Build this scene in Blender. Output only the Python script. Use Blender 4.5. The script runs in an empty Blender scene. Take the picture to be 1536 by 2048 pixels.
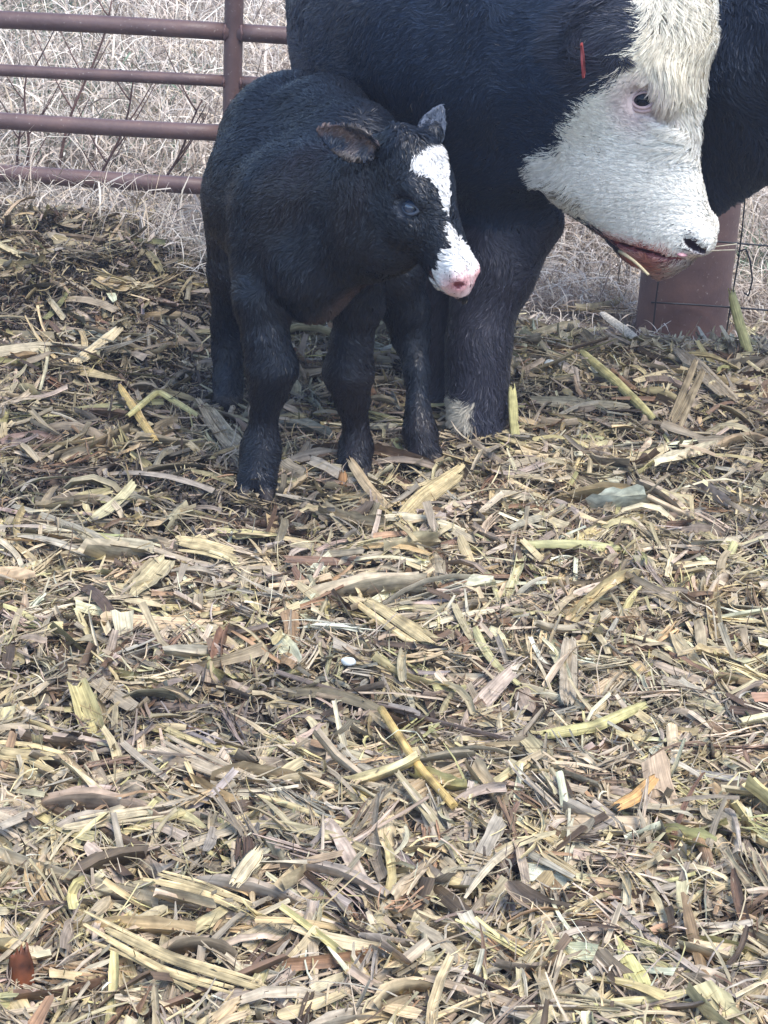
import bpy, math, random
import numpy as np
from mathutils import Matrix, Vector

# ------------------------------------------------------------------ camera, world, sun, exposure
SC = bpy.context.scene
COL = SC.collection
CAM_H, PITCH, ROLL, FPX = 1.65, math.radians(24.0), 0.055, 4000.0
cF = np.array([0, math.cos(PITCH), -math.sin(PITCH)])
U0 = np.array([0, math.sin(PITCH), math.cos(PITCH)])
X0 = np.array([1.0, 0, 0])
cR = math.cos(ROLL) * X0 + math.sin(ROLL) * U0
cU = -math.sin(ROLL) * X0 + math.cos(ROLL) * U0
cO = np.array([0, 0, CAM_H])
cam = bpy.data.cameras.new('camera'); camo = bpy.data.objects.new('camera', cam); COL.objects.link(camo)
cam.sensor_fit = 'VERTICAL'; cam.sensor_height = 24; cam.lens = 24 * FPX / 2048
cam.clip_end = 500
M = Matrix.Identity(4)
for i in range(3):
    M[i][0] = cR[i]; M[i][1] = cU[i]; M[i][2] = -cF[i]; M[i][3] = cO[i]
camo.matrix_world = M
SC.camera = camo

SUN_EL, SUN_AZ = math.radians(64), math.radians(138)   # azimuth clockwise from +Y: high, behind the camera and to its right
w = bpy.data.worlds.new('World'); SC.world = w; w.use_nodes = True
nt = w.node_tree
sky = nt.nodes.new('ShaderNodeTexSky'); sky.sky_type = 'NISHITA'; sky.sun_disc = False
sky.sun_elevation = SUN_EL; sky.sun_rotation = SUN_AZ; sky.dust_density = 1.0; sky.air_density = 1.0
bg = nt.nodes['Background']; nt.links.new(sky.outputs[0], bg.inputs[0]); bg.inputs[1].default_value = 0.15
sl = bpy.data.lights.new('sun', 'SUN'); sl.energy = 1.8; sl.angle = math.radians(32); sl.color = (1, .94, .85)
so = bpy.data.objects.new('sun', sl); COL.objects.link(so)
sd = Vector((math.sin(SUN_AZ) * math.cos(SUN_EL), math.cos(SUN_AZ) * math.cos(SUN_EL), math.sin(SUN_EL)))
so.rotation_euler = sd.to_track_quat('Z', 'Y').to_euler()
SC.view_settings.view_transform = 'Standard'; SC.view_settings.look = 'None'
SC.view_settings.exposure = 1.28; SC.view_settings.gamma = 1.0

rng = np.random.default_rng(7)

# ------------------------------------------------------------------ placing helpers
def ray(px, py):
    d = cF * FPX + cR * (px - 768) + cU * (1024 - py)
    return d / np.linalg.norm(d)
def J(px, py, Y):
    d = ray(px, py); return cO + d * (Y / d[1])
def G(px, py, z=0.0):
    d = ray(px, py); return cO + d * ((z - CAM_H) / d[2])
def nrm(v):
    v = np.asarray(v, float); return v / (np.linalg.norm(v, axis=-1, keepdims=True) + 1e-12)
def sstep(a, b, x):
    t = np.clip((x - a) / (b - a), 0, 1); return t * t * (3 - 2 * t)
_nr = np.random.default_rng(3)
_W = [( _nr.normal(size=3), _nr.uniform(0, 6.28)) for _ in range(8)]
def noise(p, f):
    p = np.asarray(p, float) * f
    s = 0
    for i, (wv, ph) in enumerate(_W):
        q = p @ wv
        s = s + np.sin(q + ph + 1.3 * np.sin(q * .37 + i))
    return s / 4.0

def tag(o, label=None, cat=None, group=None, kind=None):
    if label: o['label'] = label
    if cat: o['category'] = cat
    if group: o['group'] = group
    if kind: o['kind'] = kind
    return o
def mesh_obj(name, V, faces, mat, attrs=None, parent=None, smooth=True, normals=None):
    """faces: list of int arrays (n,3) or (n,4)"""
    me = bpy.data.meshes.new(name)
    V = np.asarray(V, np.float32)
    me.vertices.add(len(V)); me.vertices.foreach_set('co', V.ravel())
    if isinstance(faces, np.ndarray): faces = [faces]
    idx = np.concatenate([f.ravel() for f in faces]).astype(np.int32)
    tot = np.concatenate([np.full(len(f), f.shape[1]) for f in faces]).astype(np.int32)
    st = np.concatenate([[0], np.cumsum(tot)[:-1]]).astype(np.int32)
    me.loops.add(len(idx)); me.loops.foreach_set('vertex_index', idx)
    me.polygons.add(len(tot)); me.polygons.foreach_set('loop_start', st)
    me.update(calc_edges=True)
    if smooth: me.polygons.foreach_set('use_smooth', np.ones(len(tot), bool))
    for k, a in (attrs or {}).items():
        a = np.asarray(a, np.float32)
        if k == 'Col':
            at = me.attributes.new('Col', 'FLOAT_COLOR', 'POINT')
            at.data.foreach_set('color', np.concatenate([a, np.ones((len(a), 1), np.float32)], 1).ravel())
        elif a.ndim == 2:
            at = me.attributes.new(k, 'FLOAT_VECTOR', 'POINT'); at.data.foreach_set('vector', a.ravel())
        else:
            at = me.attributes.new(k, 'FLOAT', 'POINT'); at.data.foreach_set('value', a.ravel())
    if normals is not None:
        me.normals_split_custom_set_from_vertices(np.asarray(normals, float).tolist())
    me.materials.append(mat)
    o = bpy.data.objects.new(name, me); COL.objects.link(o)
    if parent is not None: o.parent = parent
    return o
def empty(name, loc=(0, 0, 0)):
    o = bpy.data.objects.new(name, None); COL.objects.link(o); o.location = loc; o.empty_display_size = .1
    return o

# ------------------------------------------------------------------ materials
def mat_new(name):
    m = bpy.data.materials.new(name); m.use_nodes = True
    return m, m.node_tree, m.node_tree.nodes['Principled BSDF']
def N(nt, t, **kw):
    n = nt.nodes.new(t)
    for k, v in kw.items(): setattr(n, k, v)
    return n
def attr_mat(name, rough=.6, spec=.3, noise_amt=.15, noise_scale=60, sheen=0, sss=0):
    m, nt, b = mat_new(name)
    a = N(nt, 'ShaderNodeAttribute', attribute_name='Col')
    no = N(nt, 'ShaderNodeTexNoise'); no.inputs['Scale'].default_value = noise_scale; no.inputs['Detail'].default_value = 4
    tc = N(nt, 'ShaderNodeTexCoord'); nt.links.new(tc.outputs['Object'], no.inputs['Vector'])
    mr = N(nt, 'ShaderNodeMapRange'); mr.inputs[1].default_value = .3; mr.inputs[2].default_value = .7
    mr.inputs[3].default_value = 1 - noise_amt; mr.inputs[4].default_value = 1 + noise_amt
    nt.links.new(no.outputs[0], mr.inputs[0])
    vm = N(nt, 'ShaderNodeVectorMath', operation='SCALE')
    nt.links.new(a.outputs['Color'], vm.inputs[0]); nt.links.new(mr.outputs[0], vm.inputs[3])
    nt.links.new(vm.outputs[0], b.inputs['Base Color'])
    b.inputs['Roughness'].default_value = rough; b.inputs['Specular IOR Level'].default_value = spec
    if sheen:
        b.inputs['Sheen Weight'].default_value = sheen; b.inputs['Sheen Roughness'].default_value = .4
    if sss:
        b.inputs['Subsurface Weight'].default_value = sss; b.inputs['Subsurface Scale'].default_value = .01
    return m
M_HIDE = attr_mat('hide', .65, .25, .12, 40)
M_COAT = attr_mat('coat_hair', .5, .45, .15, 90, sheen=.08)
M_WETCOAT = attr_mat('damp_coat_hair', .40, .55, .2, 60)

def residue_mat():
    """dry corn leaf and stalk: fibres run along the piece (attribute fib = across, along, seed)"""
    m, nt, b = mat_new('corn_residue')
    a = N(nt, 'ShaderNodeAttribute', attribute_name='Col')
    f = N(nt, 'ShaderNodeAttribute', attribute_name='fib')
    mp = N(nt, 'ShaderNodeVectorMath', operation='MULTIPLY'); mp.inputs[1].default_value = (1.0, .035, 17.0)
    nt.links.new(f.outputs['Vector'], mp.inputs[0])
    n1 = N(nt, 'ShaderNodeTexNoise'); n1.inputs['Scale'].default_value = 450; n1.inputs['Detail'].default_value = 3
    nt.links.new(mp.outputs[0], n1.inputs['Vector'])
    r1 = N(nt, 'ShaderNodeMapRange'); r1.inputs[1].default_value = .3; r1.inputs[2].default_value = .7
    r1.inputs[3].default_value = .55; r1.inputs[4].default_value = 1.25
    nt.links.new(n1.outputs[0], r1.inputs[0])
    tc = N(nt, 'ShaderNodeTexCoord')
    n2 = N(nt, 'ShaderNodeTexNoise'); n2.inputs['Scale'].default_value = 55; n2.inputs['Detail'].default_value = 5
    nt.links.new(tc.outputs['Object'], n2.inputs['Vector'])
    r2 = N(nt, 'ShaderNodeMapRange'); r2.inputs[1].default_value = .38; r2.inputs[2].default_value = .72
    r2.inputs[3].default_value = 1.08; r2.inputs[4].default_value = .62
    nt.links.new(n2.outputs[0], r2.inputs[0])
    mu = N(nt, 'ShaderNodeMath', operation='MULTIPLY'); nt.links.new(r1.outputs[0], mu.inputs[0]); nt.links.new(r2.outputs[0], mu.inputs[1])
    vm = N(nt, 'ShaderNodeVectorMath', operation='SCALE'); nt.links.new(a.outputs['Color'], vm.inputs[0]); nt.links.new(mu.outputs[0], vm.inputs[3])
    nt.links.new(vm.outputs[0], b.inputs['Base Color'])
    b.inputs['Roughness'].default_value = .55; b.inputs['Specular IOR Level'].default_value = .35
    bp = N(nt, 'ShaderNodeBump'); bp.inputs['Strength'].default_value = .7; bp.inputs['Distance'].default_value = .0012
    nt.links.new(n1.outputs[0], bp.inputs['Height']); nt.links.new(bp.outputs[0], b.inputs['Normal'])
    return m
M_RES = residue_mat()
M_GRASS = attr_mat('dry_grass', .6, .3, .2, 12)

def soil_mat():
    m, nt, b = mat_new('soil')
    a = N(nt, 'ShaderNodeAttribute', attribute_name='litter')
    tc = N(nt, 'ShaderNodeTexCoord')
    n1 = N(nt, 'ShaderNodeTexNoise'); n1.inputs['Scale'].default_value = 25; n1.inputs['Detail'].default_value = 8
    nt.links.new(tc.outputs['Object'], n1.inputs['Vector'])
    c1 = N(nt, 'ShaderNodeValToRGB'); c1.color_ramp.elements[0].position = .35; c1.color_ramp.elements[0].color = (.014, .013, .014, 1)
    c1.color_ramp.elements[1].position = .7; c1.color_ramp.elements[1].color = (.07, .056, .047, 1)
    c2 = N(nt, 'ShaderNodeValToRGB'); c2.color_ramp.elements[0].position = .3; c2.color_ramp.elements[0].color = (.16, .125, .10, 1)
    c2.color_ramp.elements[1].position = .7; c2.color_ramp.elements[1].color = (.36, .30, .25, 1)
    nt.links.new(n1.outputs[0], c1.inputs[0]); nt.links.new(n1.outputs[0], c2.inputs[0])
    mx = N(nt, 'ShaderNodeMix', data_type='RGBA')
    nt.links.new(a.outputs['Fac'], mx.inputs[0]); nt.links.new(c2.outputs[0], mx.inputs[6]); nt.links.new(c1.outputs[0], mx.inputs[7])
    nt.links.new(mx.outputs[2], b.inputs['Base Color']); b.inputs['Roughness'].default_value = .9
    bp = N(nt, 'ShaderNodeBump'); bp.inputs['Strength'].default_value = .8; bp.inputs['Distance'].default_value = .02
    nt.links.new(n1.outputs[0], bp.inputs['Height']); nt.links.new(bp.outputs[0], b.inputs['Normal'])
    return m
M_SOIL = soil_mat()

def rust_mat():
    m, nt, b = mat_new('painted_rusty_pipe')
    tc = N(nt, 'ShaderNodeTexCoord')
    n1 = N(nt, 'ShaderNodeTexNoise'); n1.inputs['Scale'].default_value = 9; n1.inputs['Detail'].default_value = 8; n1.inputs['Roughness'].default_value = .65
    n2 = N(nt, 'ShaderNodeTexNoise'); n2.inputs['Scale'].default_value = 90; n2.inputs['Detail'].default_value = 4
    nt.links.new(tc.outputs['Object'], n1.inputs['Vector']); nt.links.new(tc.outputs['Object'], n2.inputs['Vector'])
    c1 = N(nt, 'ShaderNodeValToRGB')
    e = c1.color_ramp.elements; e[0].position = .3; e[0].color = (.092, .055, .055, 1); e[1].position = .75; e[1].color = (.18, .105, .092, 1)
    e2 = c1.color_ramp.elements.new(.5); e2.color = (.128, .080, .078, 1)
    nt.links.new(n1.outputs[0], c1.inputs[0])
    r = N(nt, 'ShaderNodeMapRange'); r.inputs[1].default_value = .66; r.inputs[2].default_value = .74
    nt.links.new(n2.outputs[0], r.inputs[0])
    mx = N(nt, 'ShaderNodeMix', data_type='RGBA'); mx.inputs[7].default_value = (.33, .28, .26, 1)
    nt.links.new(r.outputs[0], mx.inputs[0]); nt.links.new(c1.outputs[0], mx.inputs[6])
    nt.links.new(mx.outputs[2], b.inputs['Base Color'])
    b.inputs['Roughness'].default_value = .5; b.inputs['Specular IOR Level'].default_value = .5
    bp = N(nt, 'ShaderNodeBump'); bp.inputs['Strength'].default_value = .35; bp.inputs['Distance'].default_value = .003
    nt.links.new(n2.outputs[0], bp.inputs['Height']); nt.links.new(bp.outputs[0], b.inputs['Normal'])
    return m
M_RUST = rust_mat()
def plain_mat(name, c, rough=.5, spec=.5, metal=0, nz=.2, sc=30, coat=0):
    m, nt, b = mat_new(name)
    tc = N(nt, 'ShaderNodeTexCoord')
    n1 = N(nt, 'ShaderNodeTexNoise'); n1.inputs['Scale'].default_value = sc; n1.inputs['Detail'].default_value = 5
    nt.links.new(tc.outputs['Object'], n1.inputs['Vector'])
    cr = N(nt, 'ShaderNodeValToRGB')
    cr.color_ramp.elements[0].position = .3; cr.color_ramp.elements[0].color = (*[x * (1 - nz) for x in c], 1)
    cr.color_ramp.elements[1].position = .7; cr.color_ramp.elements[1].color = (*[min(1, x * (1 + nz)) for x in c], 1)
    nt.links.new(n1.outputs[0], cr.inputs[0]); nt.links.new(cr.outputs[0], b.inputs['Base Color'])
    b.inputs['Roughness'].default_value = rough; b.inputs['Specular IOR Level'].default_value = spec; b.inputs['Metallic'].default_value = metal
    b.inputs['Coat Weight'].default_value = coat
    return m
M_WIRE = plain_mat('dark_wire', (.035, .037, .045), .5, .5, .6)
M_WELD = plain_mat('weld_bead', (.13, .075, .075), .6, .4, 0, .3, 200)
M_EYE = plain_mat('cow_eyeball', (.006, .008, .014), .16, .35, 0, .3, 60, 0)
M_CALFEYE = plain_mat('calf_eyeball', (.022, .040, .075), .05, .9, 0, .4, 60, .6)
M_LID = plain_mat('cow_eyelid_skin', (.50, .36, .36), .5, .4, 0, .12, 80)
M_CLID = plain_mat('calf_eyelid_skin', (.045, .058, .085), .4, .5, 0, .2, 80)
M_TAG = plain_mat('red_plastic', (.42, .075, .07), .4, .5, 0, .1, 20)
M_TONGUE = plain_mat('pink_tongue', (.55, .30, .33), .35, .5, 0, .1, 60)
M_STEM = plain_mat('weed_stem', (.13, .075, .065), .7, .3, 0, .4, 25)
M_STONE = plain_mat('pale_stone', (.62, .66, .66), .6, .4, 0, .12, 40)
M_STAIN = plain_mat('rotten_stalk', (.16, .05, .02), .5, .4, 0, .8, 28)

# ------------------------------------------------------------------ terrain
def edge(x):
    return np.interp(x, [-1.6, -1.2, -.75, -.45, -.2, .3, .6, 2.5], [5.72, 5.68, 5.32, 4.95, 4.85, 4.9, 4.86, 4.9])
def terrain(x, y):
    x = np.asarray(x, float); y = np.asarray(y, float)
    p = np.stack([x, y, 0 * x], -1)
    lit = .028 * noise(p, 1.9) + .012 * noise(p + 3, 5.0)
    lit = lit - .035 * sstep(4.2, 4.9, y) * sstep(.1, .6, x)
    lit = lit - .03 * np.exp(-((x + .1) / .45) ** 2 - ((y - 4.0) / .45) ** 2)
    lit = lit + (.07 + .045 * noise(p + 5, 4.5) + .018 * noise(p + 1, 13)) * sstep(-.25, -.75, x) * sstep(4.2, 4.9, y) * (1 - .75 * sstep(5.15, 5.6, y)) + .03 * sstep(.55, .9, x) * np.exp(-((y - 4.35) / .3) ** 2)
    far = np.interp(x, [-1.5, -.4, .5, 1.2], [-.14, -.18, -.30, -.33]) + .02 * noise(p, 1.1) + .012 * np.maximum(y - 7, 0)
    e = edge(x) + .05 * noise(p, 3.1)
    t = sstep(0, 1, (y - e) / .45)
    return lit * (1 - t) + far * t
def litness(x, y):
    p = np.stack([x, y, 0 * x], -1)
    return 1 - sstep(0, 1, (y - edge(x) - .05 * noise(p, 3.1)) / .3)

def axis_pts(lo, a, b, hi, h, grow=1.25):
    mid = list(np.arange(a, b, h))
    o, s = [], h
    x = b
    while x < hi: o.append(x); s *= grow; x += s
    o.append(hi)
    o2, s, x = [], h, a - h
    while x > lo: o2.append(x); s *= grow; x -= s
    o2.append(lo)
    return np.array(o2[::-1] + mid + o)
gx = axis_pts(-90, -2.6, 2.9, 90, .03); gy = axis_pts(-20, 1.2, 7.0, 160, .03)
XX, YY = np.meshgrid(gx, gy, indexing='ij')
ZZ = terrain(np.clip(XX, -3, 3), np.clip(YY, 0, 20))
ZZ = ZZ + .008 * noise(np.stack([XX, YY, 0 * XX], -1), 23) + .006 * noise(np.stack([XX, YY, 0 * XX], -1) + 9, 61) - .012
nx, ny = XX.shape
ii = np.arange(nx * ny).reshape(nx, ny)
gf = np.stack([ii[:-1, :-1], ii[1:, :-1], ii[1:, 1:], ii[:-1, 1:]], -1).reshape(-1, 4)
o = mesh_obj('ground', np.stack([XX, YY, ZZ], -1).reshape(-1, 3), gf, M_SOIL, {'litter': litness(np.clip(XX, -3, 3), YY).ravel()})
tag(o, kind='structure')

# ------------------------------------------------------------------ ribbon pieces (vectorised)
def ribbons(P0, head, pitch, L, W, K, C, bend_h, bend_v, twist, gutter, taper, col, rnd, colvar=.0):
    """n ribbons: centre P0 (n,3); K stations, C columns. returns V, F, Col, fib"""
    n = len(L)
    t = np.linspace(-.5, .5, K)[None, :]
    s = np.linspace(-.5, .5, C)[None, None, :]
    ang = head[:, None] + bend_h[:, None] * t * 2
    pit = pitch[:, None] + bend_v[:, None] * t * 2
    T = np.stack([np.cos(ang) * np.cos(pit), np.sin(ang) * np.cos(pit), np.sin(pit)], -1)      # n,K,3
    step = (L / (K - 1))[:, None, None]
    Pc = np.cumsum(T * step, 1); Pc -= Pc.mean(1, keepdims=True); Pc += P0[:, None, :]
    up = np.array([0, 0, 1.0]); S = nrm(np.cross(T, up)); B = np.cross(S, T)
    tw = rnd.normal(0, .45, n)[:, None] + twist[:, None] * t * 2
    S2 = S * np.cos(tw)[..., None] + B * np.sin(tw)[..., None]; B2 = B * np.cos(tw)[..., None] - S * np.sin(tw)[..., None]
    wid = W[:, None] * (1 - taper[:, None] * (np.abs(t * 2) ** 2.2)) * (1 + rnd.normal(0, .10, (n, K)))
    g = gutter[:, None, None] * (s * s * 4 - .3) * wid[..., None] * .5
    V = Pc[:, :, None, :] + S2[:, :, None, :] * (wid[..., None, None] * s[..., None]) + B2[:, :, None, :] * g[..., None]
    # ragged ends
    V[:, 0] += T[:, 0, None, :] * (rnd.uniform(-.06, .06, (n, C)) * np.minimum(L, W * 3)[:, None])[..., None]
    V[:, -1] += T[:, -1, None, :] * (rnd.uniform(-.06, .06, (n, C)) * np.minimum(L, W * 3)[:, None])[..., None]
    V = V.reshape(-1, 3)
    base = (np.arange(n) * K * C)[:, None, None]
    k = np.arange(K - 1)[None, :, None]; c = np.arange(C - 1)[None, None, :]
    i0 = base + k * C + c
    F = np.stack([i0, i0 + 1, i0 + C + 1, i0 + C], -1).reshape(-1, 4)
    fib = np.stack(np.broadcast_arrays((s * wid[..., None]) , (t * L[:, None])[..., None], rnd.uniform(0, 50, n)[:, None, None]), -1).reshape(-1, 3)
    cc = np.repeat(col[:, None, :], K * C, 1).reshape(-1, 3)
    return V, F, cc, fib
def merge(parts):
    V, F, Cc, Fb, off = [], [], [], [], 0
    for v, f, c, b in parts:
        V.append(v); F.append(f + off); Cc.append(c); Fb.append(b); off += len(v)
    return np.concatenate(V), np.concatenate(F), np.concatenate(Cc), np.concatenate(Fb)

PAL = np.array([[.55, .47, .30], [.62, .54, .38], [.47, .41, .29], [.41, .355, .27], [.31, .27, .22], [.52, .46, .37],
                [.54, .49, .27], [.46, .45, .25], [.50, .38, .23], [.35, .23, .15], [.20, .135, .095], [.72, .66, .52], [.11, .08, .06], [.40,.37,.33], [.52,.44,.38]])
PW = np.array([13, 10, 14, 13, 11, 10, 4, 2, 2.5, 2, 5, 4.5, 5, 9, 10.]); PW /= PW.sum()
def pal(n, rnd, dark=None, ):
    i = rnd.choice(len(PAL), n, p=PW)
    c = PAL[i] * np.array([1.13, 1.06, .93]) * rnd.uniform(.70, 1.10, (n, 1)) * (1 + rnd.normal(0, .03, (n, 3)))
    if dark is not None: c = c * (1 - dark[:, None])
    return np.clip(c, .01, .66)
def scatter_pts(n, rnd, y0=1.55, y1=6.1):
    x = []; y = []
    tot = 0
    while tot < n:
        yy = y0 + (y1 - y0) * rnd.random(n * 2); xx = rnd.uniform(-2.3, 2.3, n * 2)
        lim = .24 * yy + .42
        ok = np.abs(xx) < lim
        ok &= rnd.random(n * 2) < .03 + .97 * litness(xx, yy - .05)
        x.append(xx[ok]); y.append(yy[ok]); tot += ok.sum()
    x = np.concatenate(x)[:n]; y = np.concatenate(y)[:n]
    return x, y
def compost(x, y):
    """dark trampled compost patch at the back left, plus a dark area under the calf and scattered patches"""
    p = np.stack([x, y, 0 * x], -1)
    a = sstep(-.1, -.4, x) * sstep(3.75, 4.1, y) * sstep(.08, -.05, y - edge(x)) * np.clip(.55 + .8 * noise(p, 5), 0, .95)
    for px, py, rr in ((150, 530, .16), (50, 480, .14), (60, 640, .12), (330, 690, .12), (110, 850, .17), (260, 930, .12), (400, 960, .12), (30, 960, .10), (600, 1010, .09), (330, 560, .10), (1480, 830, .10), (1080, 760, .10), (1250, 800, .10)):
        g = G(px, py, .04); rr = rr * 1.35
        a = np.maximum(a * (.999 if px else 1), 1.15 * np.exp(-((x - g[0]) / rr) ** 2 - ((y - g[1]) / (rr * 1.25)) ** 2) * np.clip(1 + .5 * noise(p, 11), 0, 1.2))
    b = np.exp(-((x + .15) / .5) ** 2 - ((y - 4.25) / .4) ** 2) * .7  # dark area centred under the calf
    c = sstep(.35, 1.1, noise(p + 7, 5.5)) * .6
    return np.clip(np.maximum(np.maximum(a, b), c), 0, 1)

def litter():
    rnd = np.random.default_rng(11)
    parts = []
    def batch(n, Lm, Ls, Wm, Ws, K, C, zr, pit, gut, tap, bh, bv, tw, keepdark=1.0, pull=.0):
        x, y = scatter_pts(n, rnd)
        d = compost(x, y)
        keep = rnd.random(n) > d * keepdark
        x, y, d = x[keep], y[keep], d[keep]; n = len(x)
        L = np.clip(Lm * np.exp(rnd.normal(0, Ls, n)), .012, .42); W = np.clip(Wm * np.exp(rnd.normal(0, Ws, n)), .0012, .045)
        z = terrain(x, y) + rnd.uniform(zr[0], zr[1], n)
        pts = np.stack([x, y, 0 * x], -1)
        pref = 2.6 * noise(pts, 1.2)
        hd = np.where(rnd.random(n) < pull, pref + rnd.normal(0, .5, n), rnd.uniform(0, 6.28, n))
        pt = rnd.normal(0, pit, n) * np.minimum(1, .12 / L)
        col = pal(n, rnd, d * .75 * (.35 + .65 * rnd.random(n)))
        parts.append(ribbons(np.stack([x, y, z], -1), hd, pt, L, W, K, C, rnd.normal(0, bh, n), rnd.normal(0, bv, n), rnd.normal(0, tw, n),
                             rnd.normal(.3, gut, n), np.clip(rnd.normal(tap, .3, n), 0, .95), col, rnd))
    #      n     L    Ls   W     Ws  K C  z            pitch gutter taper bh bv tw
    batch(12000, .095, .45, .0100, .5, 6, 3, (-.008, .040), .30, .8, .12, .30, .45, .5, .55, .3)
    batch(4200, .125, .45, .0140, .4, 7, 4, (.0, .040), .20, 1.0, .12, .15, .3, .35, .75, .3)
    batch(1300, .17, .4, .020, .3, 8, 5, (.008, .040), .14, 1.0, .2, .2, .25, .35, .8, .4)
    batch(28000, .035, .5, .0045, .5, 4, 2, (-.010, .034), .45, .4, .5, .4, .5, .6, .35)
    batch(46000, .06, .5, .0021, .35, 6, 2, (-.003, .040), .40, .3, .5, .9, .8, .6, .4)
    batch(14000, .016, .4, .005, .4, 3, 2, (-.004, .026), .6, .4, .3, .3, .5, .6, .0)
    # crushed stalks: bundles of parallel split strips
    x, y = scatter_pts(6000, rnd); d = compost(x, y); k_ = rnd.random(len(x)) > d * .8; x, y, d = x[k_], y[k_], d[k_]
    nb = len(x); m_ = 9; hb = rnd.uniform(0, 6.28, nb); Lb = np.clip(.10 * np.exp(rnd.normal(0, .35, nb)), .04, .25); pb = rnd.normal(0, .16, nb); cb = pal(nb, rnd, d * .6); bb = rnd.normal(0, .25, nb); zb = rnd.uniform(.0, .036, nb); wb = rnd.uniform(.004, .012, nb)
    R_ = lambda a: np.repeat(a, m_)
    n = nb * m_; of = rnd.uniform(-1.3, 1.3, n) * R_(wb) * 1.3; al = rnd.normal(0, .12, n) * R_(Lb)
    h = R_(hb) + rnd.normal(0, .07, n)
    xx = R_(x) - np.sin(R_(hb)) * of + np.cos(R_(hb)) * al; yy = R_(y) + np.cos(R_(hb)) * of + np.sin(R_(hb)) * al
    zz = terrain(xx, yy) + R_(zb) + rnd.uniform(-.004, .006, n) + al * np.sin(R_(pb))
    parts.append(ribbons(np.stack([xx, yy, zz], -1), h, R_(pb) + rnd.normal(0, .04, n), R_(Lb) * rnd.uniform(.5, 1.15, n), rnd.uniform(.0014, .0062, n), 6, 3, R_(bb) + rnd.normal(0, .1, n), rnd.normal(0, .2, n), rnd.normal(0, .3, n),
                         rnd.normal(.5, .6, n), rnd.uniform(0, .6, n), np.clip(np.repeat(cb, m_, 0) * rnd.uniform(.75, 1.2, (n, 1)), .02, .8), rnd))
    # dark crumbs of rotted bedding on the trampled compost
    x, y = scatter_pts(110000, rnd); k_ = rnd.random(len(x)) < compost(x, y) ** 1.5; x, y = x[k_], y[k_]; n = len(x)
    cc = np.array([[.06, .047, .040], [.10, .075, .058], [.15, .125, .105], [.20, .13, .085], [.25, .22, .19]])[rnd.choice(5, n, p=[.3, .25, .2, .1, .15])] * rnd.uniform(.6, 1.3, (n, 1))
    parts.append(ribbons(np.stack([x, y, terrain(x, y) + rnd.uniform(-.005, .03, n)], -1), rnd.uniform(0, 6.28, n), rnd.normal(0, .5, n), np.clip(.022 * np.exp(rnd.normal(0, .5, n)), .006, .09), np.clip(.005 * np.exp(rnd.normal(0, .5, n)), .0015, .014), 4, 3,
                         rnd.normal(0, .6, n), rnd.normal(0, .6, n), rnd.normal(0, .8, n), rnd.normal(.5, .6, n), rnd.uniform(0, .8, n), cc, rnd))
    V, F, C, B = merge(parts)
    o = mesh_obj('corn_litter', V, F, M_RES, {'Col': C, 'fib': B})
    tag(o, 'shredded dry corn stalks and leaves bedding spread over the pen floor', 'corn litter', kind='stuff')
litter()

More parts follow.
